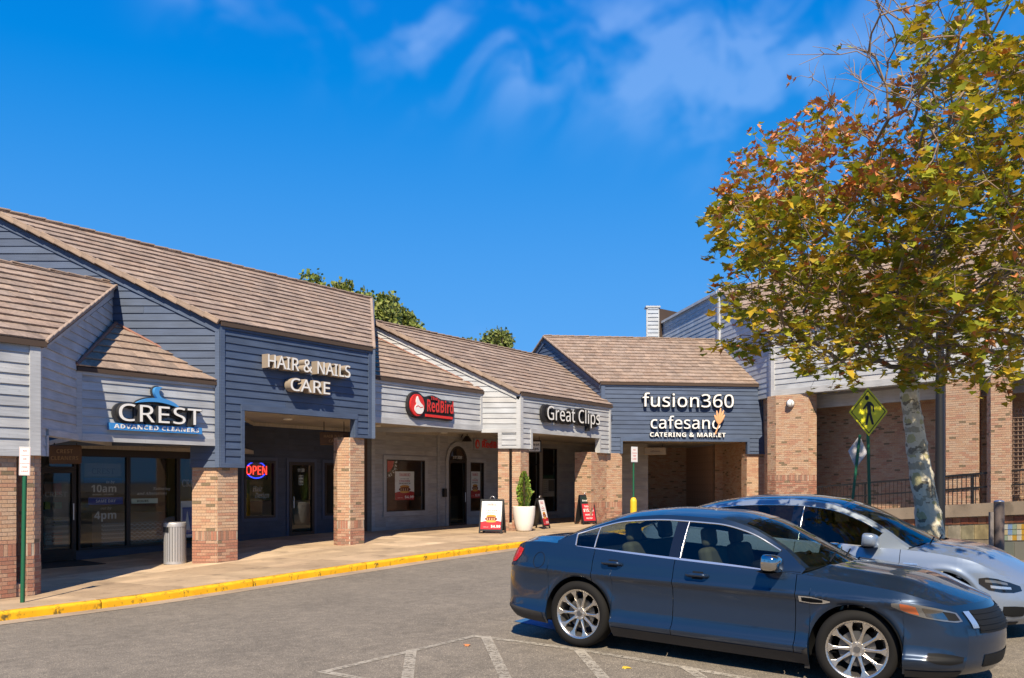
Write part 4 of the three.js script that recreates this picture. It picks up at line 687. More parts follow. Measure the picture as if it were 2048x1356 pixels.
{
  const yC = YY(CR, 300, 886), yHh = YY(H, 487, 821);
  plaque(px3(131, 909, 19.2), .0, .68, .40, .08, M.wood, word(['CREST', 'CLEANERS'], '#8a6a44'), 'brown wooden CREST CLEANERS plaque hanging in the arcade', Math.max(.05, yC - (EYE - (909 - HY) / F * 19.2) - .2));
  plaque(px3(668, 877, 24.6), .0, .78, .36, .08, M.wood, word(['HAIR NAIL', 'CARE'], '#8a6a44'), 'brown wooden HAIR NAIL CARE plaque hanging in the arcade', Math.max(.05, yHh - (EYE - (877 - HY) / F * 24.6) - .18));
  const gy = YY(GF, 1064, 866); plaque(px3(1068, 893, 31.5), 0, .52, .44, .07, signBlack, null, 'white rounded Great Clips sign with black rim hanging in the arcade', Math.max(.05, gy - (EYE - (893 - HY) / F * 31.5) - .22));
  const last = scene.children[scene.children.length - 1]; mesh('face', new RoundedBoxGeometry(.46, .38, .075, 2, .03), std(lin(.7, .68, .62)), last); { const tx = canvasTex(256, 256, word(['Great', 'Clips'], '#1c1a1a', 'bold 92px sans-serif')); const g = new THREE.PlaneGeometry(.4, .34); g.translate(0, 0, .040); mesh('lettering', g, std(lin(1, 1, 1), { map: tx, alphaTest: .5 }), last); }
  plaque(px3(1310, 902, 36.5), 0, .9, .3, .08, std(lin(.30, .25, .19)), word(['cafesano'], '#5b4630'), 'small tan cafesano plaque hanging in the brick passage', Math.max(.05, CAFE.yH - (EYE - (902 - HY) / F * 36.5) - .15));
  // flat restaurant sign above the narrow window
  const s = thing('wall_sign', 'flat red flame bird restaurant sign on the arcade wall', 'wall sign'), q0 = sAt(RW, 946), q1 = sAt(RW, 1012), yt = YY(RW, 950, 877), yb = YY(RW, 950, 899);
  mesh('board', slab(RW, rect(q0, yb, q1, yt), .075, .03), M.shopTrim, s);
  shapeOn(s, RW, q0 + .17, (yt + yb) / 2, .076, spline(Array.from({ length: 16 }, (_, i) => [Math.cos(i / 16 * 6.283) * .13, Math.sin(i / 16 * 6.283) * .17])), .012, red, 'disc'); shapeOn(s, RW, q0 + .17, (yt + yb) / 2 - .02, .089, spline([[0, .12], [.05, .02], [.06, -.06], [0, -.11], [-.06, -.06], [-.04, .03]]), .006, M.shopTrim, 'flame_emblem');
  lettering(s, RW, 'RedBird', 960, 1006, 895, .25, .012, red, { off: .076, bevel: .004 }); lettering(s, RW, 'The', 963, 971, 882.5, .08, .01, red, { off: .076 });
  // lantern above the arched door
  const l = thing('wall_lantern', 'bronze barn lantern above the arched restaurant door', 'wall lamp', W(RW, sAt(RW, 922), YY(RW, 922, 878), .28).toArray());
  mesh('shade', new THREE.CylinderGeometry(.07, .2, .2, 14), M.bronze, l); mesh('arm', new THREE.TubeGeometry(new THREE.CatmullRomCurve3([V3(0, .1, 0), V3(0, .2, 0), V3(-.12, .2, -.08), V3(-.235, .05, -.165)]), 12, .018, 6), M.bronze, l);
}
// posters
const poster = (price, big) => canvasTex(384, 560, (x, w, h) => {
  x.fillStyle = '#f0ebe4'; x.fillRect(0, 0, w, h); x.fillStyle = '#b41f2c'; x.beginPath(); x.moveTo(0, h * .74); x.quadraticCurveTo(w * .5, h * .64, w, h * .72); x.lineTo(w, h); x.lineTo(0, h); x.fill();
  x.strokeStyle = '#c02a30'; x.lineWidth = 6; x.strokeRect(w * .24, 34, w * .54, 54); x.fillStyle = '#c02a30'; x.textAlign = 'center'; x.font = 'bold 46px sans-serif'; x.fillText('RedBird', w / 2, 80); x.fillStyle = '#4a4342'; x.font = 'bold 20px sans-serif'; x.fillText(big ? 'OUR NEW' : 'OUR NEW CLASSIC', w / 2, 150); x.fillStyle = '#c02a30'; x.font = 'bold 50px sans-serif'; x.fillText('CHICKEN', w / 2, 204); x.fillStyle = '#4a4342'; x.font = 'bold 44px sans-serif'; x.fillText('SANDWICH', w / 2, 250);
  x.fillStyle = '#d08a2c'; x.beginPath(); x.ellipse(w / 2, 300, 96, 34, 0, 0, 7); x.fill(); x.fillStyle = '#7c2f1a'; x.beginPath(); x.ellipse(w / 2, 352, 118, 46, 0, 0, 7); x.fill(); x.fillStyle = '#d9b98a'; for (let i = 0; i < 4; i++) x.fillRect(w / 2 - 80 + i * 44, 332, 14, 44); x.fillStyle = '#e0a24c'; x.beginPath(); x.ellipse(w / 2, 400, 100, 22, 0, 0, 7); x.fill();
  x.fillStyle = '#f6efe8'; x.font = 'bold 74px sans-serif'; x.fillText(price, w * .74, h * .94); x.font = '16px sans-serif'; x.fillText('LIMITED TIME', w * .26, h * .93);
});
{
  const a = frontRW.wA, b = frontRW.wB, q = px => sAt(RW, px);
  const p1 = sheet(null, RW, q(791), YY(RW, 810, 1000), q(829), YY(RW, 810, 943), poster('$4.99'), { name: 'window_poster', off: -.02 }); tag(p1, 'white and red chicken sandwich poster priced 4.99 in the wide restaurant window', 'poster');
  const p2 = sheet(null, RW, q(941), YY(RW, 950, 996), q(961), YY(RW, 950, 943), poster('$3.99', 1), { name: 'window_poster', off: -.02 }); tag(p2, 'white and red sandwich poster priced 3.99 in the narrow restaurant window', 'poster');
}
// folding pavement signs
function aFrame(px, py, Hh, Wd, turn, tex, label, D, spread = .5) {
  const g = D ? (() => { const X = (px - CX) / F * D; return V3(X, gY(X, D), -D); })() : onWalk(px, py), t = thing('folding_sign', label, 'pavement sign', [g.x, g.y - .004, g.z], 'folding signs on the sidewalk'); t.rotation.y = turn;
  const lean = Math.atan2(spread / 2, Hh);
  for (const s of [1, -1]) { const hold = (geo) => { geo.rotateX(-s * lean); geo.translate(0, 0, s * spread / 2); return geo; };
    const pn = mesh('panel', hold(new THREE.BoxGeometry(Wd, Hh * .93, .03).translate(0, Hh * .54, 0)), M.black, t);
    const gp = new THREE.PlaneGeometry(Wd * .88, Hh * .82); if (s < 0) gp.rotateY(Math.PI); gp.translate(0, Hh * .53, s * .017); mesh('poster', hold(gp), std(lin(1, 1, 1), { map: tex, roughness: .5 }), pn);
    for (const x of [-1, 1]) mesh('leg', hold(new THREE.BoxGeometry(.045, Hh * 1.0, .045).translate(x * (Wd / 2 - .02), Hh * .5, 0)), M.black, t); }
  const hd = mesh('handle', new THREE.TorusGeometry(.075, .012, 6, 14, Math.PI), M.steel, t); hd.position.set(0, Hh * .99, 0);
  return t;
}
aFrame(985, 1066, 1.08, .74, -.25, poster('$4.99'), 'wide folding sign with chicken sandwich poster in front of the brick piers');
aFrame(1080, 1057, 1.05, .60, 1.18, poster('$3.99', 1), 'folding sign turned edge on beside the potted shrub');
aFrame(1172, 1046, 1.1, .62, .55, canvasTex(256, 384, (x, w, h) => { x.fillStyle = '#b8252e'; x.fillRect(0, 0, w, h); x.fillStyle = '#15281f'; x.fillRect(0, 0, w, h * .3); x.fillStyle = '#e8e2d8'; x.textAlign = 'center'; x.font = 'bold 40px sans-serif'; x.fillText('Great Clips', w / 2, h * .2); x.font = 'bold 38px sans-serif'; x.fillText('TUESDAY', w / 2, h * .44); x.font = 'bold 70px sans-serif'; x.fillText('$15.99', w / 2, h * .63); x.font = 'bold 34px sans-serif'; x.fillText('HAIRCUTS', w / 2, h * .78); x.fillText('ALL DAY', w / 2, h * .92); }), 'folding haircut price sign with green header beside the brick pier', 33.0);

// ---------------------------------------------------------------- street furniture
{ // litter bin
  const g = onWalk(350, 1127), t = thing('litter_bin', 'slatted grey metal litter bin beside the brick pier', 'litter bin', g.toArray()), h = .92, r = .235;
  mesh('liner', new THREE.CylinderGeometry(r - .02, r - .025, h - .1, 24).translate(0, h / 2, 0), std(lin(.30, .29, .28), { roughness: .6, metalness: .4 }), t);
  const sl = std(lin(.50, .48, .46), { roughness: .45, metalness: .55 }); for (let i = 0; i < 26; i++) { const a = i / 26 * 6.283; if (i === 19 || i === 20) continue; mesh('slat', new THREE.BoxGeometry(.045, h - .12, .012).translate(0, h / 2, r).rotateY(a), sl, t); }
  mesh('base_ring', new THREE.CylinderGeometry(r + .008, r + .012, .06, 24).translate(0, .03, 0), sl, t); mesh('top_ring', new THREE.LatheGeometry([[r + .012, .84], [r + .014, .92], [r - .01, .95], [r - .08, .93], [r - .08, .88]].map(v => new THREE.Vector2(...v)), 28), sl, t); const d = mesh('opening', new THREE.BoxGeometry(.16, .12, .02).translate(0, h - .14, r + .008).rotateY(-.55), M.black, t);
  mesh('lid_well', new THREE.CylinderGeometry(r - .075, r - .075, .02, 24).translate(0, .88, 0), M.black, t);
}
{ // pot and shrub
  const g = onWalk(1048, 1062), t = thing('plant_pot', 'tall white tapered pot in front of the brick piers', 'plant pot', g.toArray()), k = 1.0;
  mesh('pot', new THREE.LatheGeometry([[0, 0], [.20, 0], [.25, .03], [.31, .25], [.355, .55], [.365, .78], [.35, .80], [.33, .78], [.32, .70], [0, .70]].map(v => new THREE.Vector2(v[0] * k, v[1] * k)), 40), std(lin(.80, .75, .68), { roughness: .45 }), t); mesh('soil', new THREE.CylinderGeometry(.33, .33, .02, 24).translate(0, .715, 0), std(lin(.04, .03, .02)), t);
  const sh = thing('potted_shrub', 'upright green conical shrub growing in the white pot', 'shrub', [g.x, g.y + .70, g.z]); mesh('stem', rod(V3(0, 0, 0), V3(0, .9, 0), .018, 6), std(lin(.08, .05, .03)), sh);
  const lf = new THREE.PlaneGeometry(.035, .06); lf.translate(0, .03, 0); const n = 2200, im = new THREE.InstancedMesh(lf, std(lin(1, 1, 1), { roughness: .6 }), n), m = new THREE.Matrix4(), qn = new THREE.Quaternion(), col = new THREE.Color();
  for (let i = 0; i < n; i++) { const h = Math.pow(rnd(), 1.25), a = rnd() * 6.283, lump = .78 + .34 * vnoise(a * 1.8, h * 7, 64, 7), R = .27 * (lump + .12 * (vnoise(a * 5, h * 18, 64, 9) - .5)) * (h < .35 ? .55 + h * 1.29 : Math.pow(Math.max(0, 1 - (h - .35) / .65), .5)) * Math.sqrt(rr(.25, 1)); qn.setFromEuler(new THREE.Euler(rr(-1.3, 1.3), a, rr(-.9, .9))); m.compose(V3(Math.cos(a) * R, .06 + h * 1.12, Math.sin(a) * R), qn, V3(1, 1, 1).multiplyScalar(rr(.7, 1.3))); im.setMatrixAt(i, m); im.setColorAt(i, col.setRGB(rr(.12, .26), rr(.22, .32), rr(.02, .05))); }
  im.name = 'leaves'; im.userData.kind = 'stuff'; finish(im); sh.add(im);
}
function signPost(name, px, py, label, top, o = {}) { // green square post standing on the ground
  const g = o.at ?? onWalk(px, py), t = thing(name, label, 'sign post', g.toArray()); if (o.tilt) t.rotation.z = o.tilt; mesh('post', squareRod(V3(0, -.05, 0), V3(0, top, 0), .05).rotateY(.6), M.green, t); return t;
}
{
  const t = signPost('no_parking_sign', 45, 1205, 'white and red no parking fire lane sign on green post by the yellow kerb', 2.3);
  t.rotation.z = -.018; const a = .35; const pl = mesh('sign_plate', new RoundedBoxGeometry(.16, .46, .006, 2, .003).translate(0, 2.28, .032).rotateY(a), std(lin(.72, .72, .72), { roughness: .4 }), t);
  mesh('lettering', new THREE.PlaneGeometry(.155, .45).translate(0, 2.28, .036).rotateY(a), std(lin(1, 1, 1), { roughness: .4, map: canvasTex(192, 560, (x, w, h) => { x.fillStyle = '#eee8e2'; x.fillRect(0, 0, w, h); x.strokeStyle = '#c23a3a'; x.lineWidth = 6; x.strokeRect(8, 8, w - 16, h - 16); x.fillStyle = '#c23a3a'; x.textAlign = 'center'; x.font = 'bold 46px sans-serif'; ['NO', 'PARKING', 'OR', 'STANDING', 'FIRE', 'LANE'].forEach((l, i) => { x.font = `bold ${l.length > 5 ? 33 : 52}px sans-serif`; x.fillText(l, w / 2, 92 + i * 82); }); }) }), pl);
}
{
  const D = 27, X = (1267 - CX) / F * D, t = signPost('no_parking_sign', 0, 0, 'no parking sign on green post with yellow sleeve, in front of the cafe passage', EYE + (HY - 893) / F * D - gY(X, D), { at: V3(X, gY(X, D), -D) }), top = EYE + (HY - 893) / F * D - gY(X, D);
  mesh('sleeve', new THREE.LatheGeometry([[.0, 1.14], [.06, 1.12], [.095, 1.05], [.1, .98], [.1, 0]].map(v => new THREE.Vector2(...v)), 20), std(lin(.72, .46, .02), { roughness: .5 }), t);
  const a = .75, pl = mesh('sign_plate', new RoundedBoxGeometry(.30, .46, .006, 2, .003).translate(0, top - .24, .034).rotateY(a), std(lin(.66, .65, .66), { roughness: .4 }), t); mesh('lettering', new THREE.PlaneGeometry(.27, .42).translate(0, top - .24, .038).rotateY(a), std(lin(1, 1, 1), { map: canvasTex(192, 300, (x, w, h) => { x.fillStyle = '#dcd6d0'; x.fillRect(0, 0, w, h); x.fillStyle = '#b84848'; x.textAlign = 'center'; ['NO', 'PARKING', 'FIRE', 'LANE'].forEach((l, i) => { x.font = `bold ${l.length > 5 ? 36 : 52}px sans-serif`; x.fillText(l, w / 2, 70 + i * 64); }); }) }), pl);
}
{ // pedestrian crossing warning sign and the back of another one
  const D = 16.5, X = (1742 - CX) / F * D, t = signPost('crossing_sign', 0, 0, 'yellow diamond pedestrian crossing sign with black walking figure on green post', 2.4 + .8, { at: V3(X, roadY(X, D), -D), tilt: .022 }), y = EYE + (HY - 824) / F * D - roadY(X, D), h = .52;
  const gr = new THREE.Group();
  const dia = (r, th) => { const g = new RoundedBoxGeometry(r * 1.414, r * 1.414, th, 2, .003); g.rotateZ(Math.PI / 4); return g; };
  const tr = .08, pl = mesh('sign_plate', dia(.445, .008).scale(.83, 1, 1).translate(0, y, .036).rotateY(tr), std(lin(.80, .74, .02), { roughness: .45 }), t);
  const line = (g) => g.scale(.83 * .64, .64, 1).translate(0, y, .042).rotateY(tr);
  const bd = new THREE.Shape([[0, .62], [.62, 0], [0, -.62], [-.62, 0]].map(v => new THREE.Vector2(...v))); bd.holes.push(new THREE.Path([[0, .585], [.585, 0], [0, -.585], [-.585, 0]].map(v => new THREE.Vector2(...v)))); mesh('border', line(new THREE.ExtrudeGeometry(bd, { depth: .002, bevelEnabled: false })), M.black, pl);
  const fig = pts => line(new THREE.ExtrudeGeometry(new THREE.Shape(pts.map(v => new THREE.Vector2(...v))), { depth: .002, bevelEnabled: false }));
  mesh('walking_figure', merge([line(new THREE.CircleGeometry(.07, 16).translate(-.05, .40, .002)), fig([[-.02, .30], [.08, .29], [.20, .19], [.21, .0], [.16, .0], [.15, .15], [.08, .19], [.09, -.02], [.19, -.36], [.11, -.37], [.02, -.09], [-.05, -.38], [-.13, -.37], [-.04, -.02], [-.05, .17], [-.16, .06], [-.20, .10]])]), M.black, pl);
}
{
  const D = 19, X = (1690 - CX) / F * D, t = signPost('sign_back', 0, 0, 'leaning green post carrying the bare grey back of a diamond sign', EYE + (HY - 868) / F * D - roadY(X, D), { at: V3(X, roadY(X, D), -D), tilt: -.115 }); const top = EYE + (HY - 868) / F * D - roadY(X, D);
  mesh('sign_plate', new THREE.BoxGeometry(.50, .50, .006).rotateZ(Math.PI / 4).scale(.55, 1, 1).translate(0, top - .36, -.04).rotateY(-.2), std(lin(.52, .50, .52), { roughness: .5, metalness: .2 }), t);
}
{ // dark lamp column behind the tree
  const D = 20, X = (1880 - CX) / F * D, y0 = roadY(X, D), t = thing('lamp_column', 'black metal lamp column rising into the sycamore crown', 'lamp post', [X, y0, -D]);
  mesh('column', new THREE.CylinderGeometry(.075, .11, 6.4, 16).translate(0, 3.2, 0), M.black, t); mesh('base', new THREE.CylinderGeometry(.16, .19, .5, 16).translate(0, .25, 0), M.black, t); mesh('lamp_head', new RoundedBoxGeometry(.7, .16, .34, 2, .05).translate(-.25, 6.45, 0), M.black, t);
}
// retaining wall with tile panels, post, and ramp railing
{
  const a = [(1640 - CX) / F * 27, 27], c = [(2075 - CX) / F * 19.6, 19.6], ang = Math.atan2(c[0] - a[0], c[1] - a[1]) * 180 / Math.PI, p = plane(a[0], a[1], ang), L = Math.hypot(c[0] - a[0], c[1] - a[1]);
  const t = thing('retaining_wall', 'tan concrete ramp wall faced with painted tiles behind the silver car', 'wall'), yTop = s => lerp(.72, 1.235, s / L), fl = s => roadY(p.X + p.d[0] * s, p.D + p.d[1] * s) - .1;
  const P = (s0, s1, d0, d1) => [[s0, yTop(s0) - d0], [s1, yTop(s1) - d0], [s1, yTop(s1) - d1], [s0, yTop(s0) - d1]];
  mesh('wall_body', slab(p, [[0, fl(0)], [L, fl(L)], [L, yTop(L) - .05], [0, yTop(0) - .05]], 0, -.3), M.concrete, t); mesh('coping', slab(p, P(0, L, -.04, .26), .07, -.36), M.concrete, t);
  const terr = [[.50, .16, .06], [.42, .12, .05], [.56, .22, .09], [.36, .13, .07], [.48, .24, .12]].map(q => std(lin(...q), { map: T.grit, roughness: .7 })), pan = [[.76, .58, .26], [.72, .56, .32], [.66, .56, .30], [.74, .62, .40], [.62, .48, .30]].map(q => std(lin(...q), { map: T.grit, roughness: .6 })), mos = [[.75, .42, .05], [.28, .42, .62], [.70, .66, .50], [.66, .30, .08], [.40, .48, .30], [.72, .58, .30]].map(q => std(lin(...q), { roughness: .5 }));
  for (let s = .1; s < L - .25; s += .26) mesh('terracotta_tile', slab(p, P(s, s + .245, .285, .285 + .15), .022 + rr(0, .008), -.01), pick(terr), t);
  const sM = sAt(p, 2008); for (let s = .1; s < sM - .4; s += .42) { mesh('painted_tile', slab(p, P(s, s + .40, .46, .80), .018, -.01), pick(pan), t); mesh('band_tile', slab(p, P(s, s + .41, .81, 1.2), .012, -.01), pan[4], t); }
  for (let s = sM; s < L - .15; s += .125) for (let r = 0; r < 3; r++) mesh('mosaic_tile', slab(p, P(s, s + .115, .47 + r * .125, .58 + r * .125), .016 + rr(0, .006), -.01), pick(mos), t);
  for (let s = sM; s < L - .3; s += .3) mesh('stone_tile', slab(p, P(s, s + .285, .86, 1.4), .014, -.01), pick([M.concrete, std(lin(.22, .23, .17)), std(lin(.28, .26, .19))]), t);
  const D = 18.4, X = (1998 - CX) / F * D, y0 = roadY(X, D), po = thing('bollard_post', 'weathered grey round post beside the tiled ramp wall', 'post', [X, y0, -D]); mesh('pipe', new THREE.CylinderGeometry(.10, .10, EYE - (1003 - HY) / F * D - y0, 20).translate(0, (EYE - (1003 - HY) / F * D - y0) / 2, 0), std(lin(.22, .17, .15), { map: T.grit, roughness: .55, metalness: .3 }), po); mesh('cap', new THREE.SphereGeometry(.1, 20, 8, 0, 6.3, 0, 1.57).scale(1, .35, 1).translate(0, EYE - (1003 - HY) / F * D - y0, 0), M.steel, po); mesh('channel', boxAt(-.16, .55, 0, .07, 1.15, .07), std(lin(.20, .17, .15), { roughness: .5 }), po);
  const rl = thing('ramp_railing', 'dark metal handrail with thin pickets along the brick wall ramp', 'railing'), q = plane(...[(1634 - CX) / F * 32, 32], 142), n = 7.2, b0 = s => .95 + s * .05; const top = s => [s, YYr(s)];
  function YYr(s) { return EYE - (lerp(974, 938, s / n) - HY) / F * (q.D + q.d[1] * s); }
  mesh('top_rail', bar(q, [0, YYr(0)], [n, YYr(n)], .06, .03, -.03), M.black, rl); mesh('lower_rail', bar(q, [0, YYr(0) - .42], [n, YYr(n) - .42], .05, .025, -.025), M.black, rl); mesh('bottom_rail', bar(q, [0, YYr(0) - .98], [n, YYr(n) - .98], .05, .025, -.025), M.black, rl);
  for (let s = .06; s < n; s += .14) mesh('picket', slab(q, rect(s, YYr(s) - .98, s + .010, YYr(s)), .006, -.006), M.bronze, rl); for (let s = .02; s < n; s += 1.8) mesh('post', slab(q, rect(s, gY(11, 30) - .05, s + .05, YYr(s)), .024, -.024), M.black, rl);
}
{ // doormat
  const t = mesh('doormat', prism([[93, 1131], [205, 1122], [150, 1122], [88, 1126]].length ? [onWalk(84, 1138), onWalk(212, 1128), onWalk(160, 1121), onWalk(84, 1124)].map(v => [v.x, -v.z]) : [], (x, d, o) => V3(x, gY(x, d) + o, -d), () => .014, .001), M.matBlack); tag(t, 'dark doormat on the shaded sidewalk at the dry cleaner door', 'doormat');
}
// ---------------------------------------------------------------- cars (x forward, y up, z to the car's right; origin under mid wheelbase)
const curve = pts => x => { // monotone cubic through control points sorted by x
  let i = 0; const n = pts.length; if (x <= pts[0][0]) return pts[0][1]; if (x >= pts[n - 1][0]) return pts[n - 1][1]; while (pts[i + 1][0] < x) i++;
  const sl = k => k <= 0 ? (pts[1][1] - pts[0][1]) / (pts[1][0] - pts[0][0]) : k >= n - 1 ? (pts[n - 1][1] - pts[n - 2][1]) / (pts[n - 1][0] - pts[n - 2][0]) : (() => { const a = (pts[k][1] - pts[k - 1][1]) / (pts[k][0] - pts[k - 1][0]), b = (pts[k + 1][1] - pts[k][1]) / (pts[k + 1][0] - pts[k][0]); return a * b <= 0 ? 0 : 2 * a * b / (a + b); })();
  const [x0, y0] = pts[i], [x1, y1] = pts[i + 1], h = x1 - x0, t = (x - x0) / h, a = sl(i), b = sl(i + 1); return (2 * t ** 3 - 3 * t * t + 1) * y0 + (t ** 3 - 2 * t * t + t) * h * a + (-2 * t ** 3 + 3 * t * t) * y1 + (t ** 3 - t * t) * h * b;
};
const C = {
  tyre: phys(lin(.013, .012, .011), { roughness: .8, specularIntensity: .3 }), alloy: std(lin(.66, .61, .54), { roughness: .26, metalness: .95 }), barrel: std(lin(.16, .15, .14), { roughness: .5, metalness: .8 }), chrome: std(lin(.80, .79, .77), { roughness: .24, metalness: .85 }),
  glass: phys(lin(.52, .60, .54), { transmission: 1, thickness: 0, roughness: .01, ior: 1.52 }), tint: phys(lin(.16, .19, .20), { transmission: 1, thickness: 0, roughness: .01, ior: 1.52 }), blackGloss: phys(lin(.008, .008, .009), { roughness: .06, clearcoat: 1, clearcoatRoughness: .02 }), plastic: phys(lin(.010, .010, .010), { roughness: .6, specularIntensity: .3 }),
  cladding: phys(lin(.040, .037, .035), { roughness: .6, specularIntensity: .5 }), seat: std(lin(.11, .095, .072), { roughness: .8 }), darkSeat: std(lin(.03, .03, .03), { roughness: .75 }), lens: phys(lin(.22, .215, .205), { roughness: .12, clearcoat: 1, metalness: .6 }), amber: phys(lin(.42, .10, .03), { roughness: .12, clearcoat: 1 }), redLens: phys(lin(.50, .012, .012), { roughness: .08, clearcoat: 1 }), disc: std(lin(.12, .115, .11), { roughness: .5, metalness: .8 }),
};
function buildCar(name, label, o) {
  const t = thing(name, label, 'car'), S = o, paint = o.paint, ys = curve(S.shoulder), hw = curve(S.width), prof = curve(S.profile), yc = curve(S.cabin), nose = curve(S.nose), tail = curve(S.tail), R = S.archR, xf = S.wb / 2, xr = -S.wb / 2, wy = S.tyreR;
  const bendX = (x, y) => x + nose(y) * sstep(xf + .25, S.front, x) + tail(y) * sstep(xr - .3, S.rear, x);
  const sideZ = (x, y) => Math.max(.2, hw(x) + prof(y) * lerp(1, .6, Math.max(sstep(xf + .5, S.front, x), sstep(xr - .6, S.rear, x)))) + (S.flare ?? .012) * (Math.exp(-Math.pow((Math.hypot(x - xf, y - wy) - R - .03) / .035, 2)) + Math.exp(-Math.pow((Math.hypot(x - xr, y - wy) - R - .03) / .035, 2)));
  const B = (x, y, off = 0, sg = 1) => { // body side point with outward offset
    const z = sideZ(x, y), e = .01, dzx = (sideZ(x + e, y) - sideZ(x - e, y)) / (2 * e), dzy = (sideZ(x, y + e) - sideZ(x, y - e)) / (2 * e), n = V3(-dzx, -dzy, 1).normalize(); return V3(bendX(x, y) + n.x * off, y + n.y * off, sg * (z + n.z * off));
  };
  const low = x => { for (const w of [xf, xr]) { const d = Math.abs(x - w); if (d < R) return Math.max(S.sill(x), wy + Math.sqrt(R * R - d * d)); } return S.sill(x); };
  const stations = (a, b) => { const X = [a, b]; for (const w of [xf, xr]) { for (let i = 0; i <= 24; i++) X.push(w - R * Math.cos(i / 24 * Math.PI)); X.push(w - R - .0005, w + R + .0005); } for (let x = a; x < b; x += .06) X.push(x); return [...new Set(X.filter(x => x >= a - 1e-9 && x <= b + 1e-9))].sort((p, q) => p - q); };
  const panel = (a, b, sg, n = 60) => { const X = stations(a, b), m = X.length - 1; return grid(m, n, (u, v) => { const x = X[Math.round(u * m)], y0 = low(x), y1 = ys(x); const vv = v; return B(x, lerp(y0, y1, vv), 0, sg); }); };
  const G = .0035, cuts = S.cuts; // [rear, rearDoorRear, B, frontDoorFront, front]
  for (const sg of [1, -1]) {
    mesh('rear_quarter', panel(cuts[0], cuts[1] - G, sg), paint, t); const rd = mesh('rear_door', panel(cuts[1] + G, cuts[2] - G, sg), paint, t), fd = mesh('front_door', panel(cuts[2] + G, cuts[3] - G, sg), paint, t); mesh('front_fender', panel(cuts[3] + G, cuts[4], sg), paint, t);
    if (S.handles) [[rd, cuts[1] + .24], [fd, cuts[2] + .26]].forEach(([d, x]) => { const y = ys(x) - S.handles, k = x0 => B(x0, y, .045, sg); mesh('handle', new THREE.TubeGeometry(new THREE.CatmullRomCurve3([B(x - .11, y, .004, sg), k(x - .085), k(x), k(x + .085), B(x + .11, y, .004, sg)]), 16, .020, 8), paint, d); mesh('handle_recess', grid(8, 6, (u, v) => B(lerp(x - .05, x + .06, u), lerp(y - .035, y + .04, v), .002, sg)), C.plastic, d); });
    // wheel arch liners
    for (const w of [xf, xr]) mesh('wheel_arch', grid(24, 1, (u, v) => { const a = lerp(-.25, Math.PI + .25, u), z = sg * lerp(sideZ(w, wy + R) - .012, .35, v); return V3(w - (R - .004) * Math.cos(a), wy + (R - .004) * Math.sin(a), z); }), C.plastic, t);
    // sill cladding
    if (S.clad) mesh('sill_cladding', grid(30, 3, (u, v) => { const x = lerp(xr + R + .01, xf - R - .01, u), y = lerp(S.sill(x) - .03, S.sill(x) + .075, v); return B(x, y, .006, sg); }), C.cladding, t);
  }
  // hood / deck lids as crowned surfaces between the shoulders
  const topZ = x => sideZ(x, ys(x)), top = (x, u, crown) => { const z = topZ(x) * u, y = ys(x) + crown(x) * (1 - Math.pow(Math.abs(u), 2.4)) + (S.crease ?? 0) * Math.exp(-Math.pow((Math.abs(u) - .62) / .08, 2)) * sstep(S.front, S.front - .5, x); return V3(bendX(x, ys(x)), y, z); };
  const hoodBack = S.hoodBack, crownH = x => S.crownHood * sstep(S.front + .08, S.front - .6, x) + .012;
  mesh('hood', grid(28, 32, (u, v) => { const uu = v * 2 - 1, x = lerp(hoodBack + S.cowlBow * (1 - uu * uu), S.front, u), p = top(x, uu, crownH); p.x += S.frontBow * (1 - uu * uu) * sstep(S.front - .7, S.front, x); return p; }), paint, t);
  mesh('trunk_lid', grid(16, 24, (u, v) => { const uu = v * 2 - 1, x = lerp(S.rear, S.deckFront, u), p = top(x, uu, () => S.crownDeck); p.x -= S.rearBow * (1 - uu * uu) * sstep(S.rear + .4, S.rear, x); return p; }), paint, t);
  // front and rear faces
  const faceZ = sideZ(S.front, .5);
  const frontP = (u, y, off = 0) => { const z = u * sideZ(S.front, y); return V3(bendX(S.front, y) + S.frontBow * (1 - u * u) + off, y, z); };
  const rearP = (u, y, off = 0) => V3(bendX(S.rear, y) - S.rearBow * (1 - u * u) - off, y, u * sideZ(S.rear, y));
  mesh('front_bumper', grid(30, 22, (u, v) => { const uu = u * 2 - 1; const q = frontP(uu, lerp(S.sill(S.front), ys(S.front), v)); q.y += v > .99 ? crownH(S.front) * (1 - Math.pow(Math.abs(uu), 2.4)) : 0; return q; }), paint, t);
  mesh('rear_bumper', grid(20, 14, (u, v) => { const uu = u * 2 - 1; const q = rearP(uu, lerp(S.sill(S.rear), ys(S.rear), v)); q.y += v > .99 ? S.crownDeck * (1 - Math.pow(Math.abs(uu), 2.4)) : 0; return q; }), paint, t);
  // greenhouse: u 0..1 belt to roof rail, 1..2 rail to centre line
  const bow = (x, z) => { const k = z / S.beltZ; return x - S.wsBow * k * k * sstep(-.1, S.cabin[S.cabin.length - 1][0], x) + S.rgBow * k * k * sstep(S.roofRear + .4, S.cabin[0][0], x); };
  const cab = (x, u, sg) => {
    const yB = Math.min(ys(bow(x, S.beltZ)) - .004, yc(x)), yT = yc(x), hgt = yT - yB, f = sstep(0, .35, hgt), zB = Math.min(S.beltZ, sideZ(bow(x, S.beltZ), yB) - .012), zR = lerp(zB - .02, S.railZ, f), yR = yT - lerp(.01, S.roofCrown, f);
    let y, z; if (u <= 1) { const b = u * u; y = lerp(yB, yR, u); z = lerp(zB, zR, u) + Math.sin(u * Math.PI) * .018 * f; } else { const v = u - 1; z = zR * (1 - v); y = yR + (yT - yR) * (1 - Math.pow(1 - v, 2.2)); }
    return V3(bow(x, z), y, sg * z);
  };
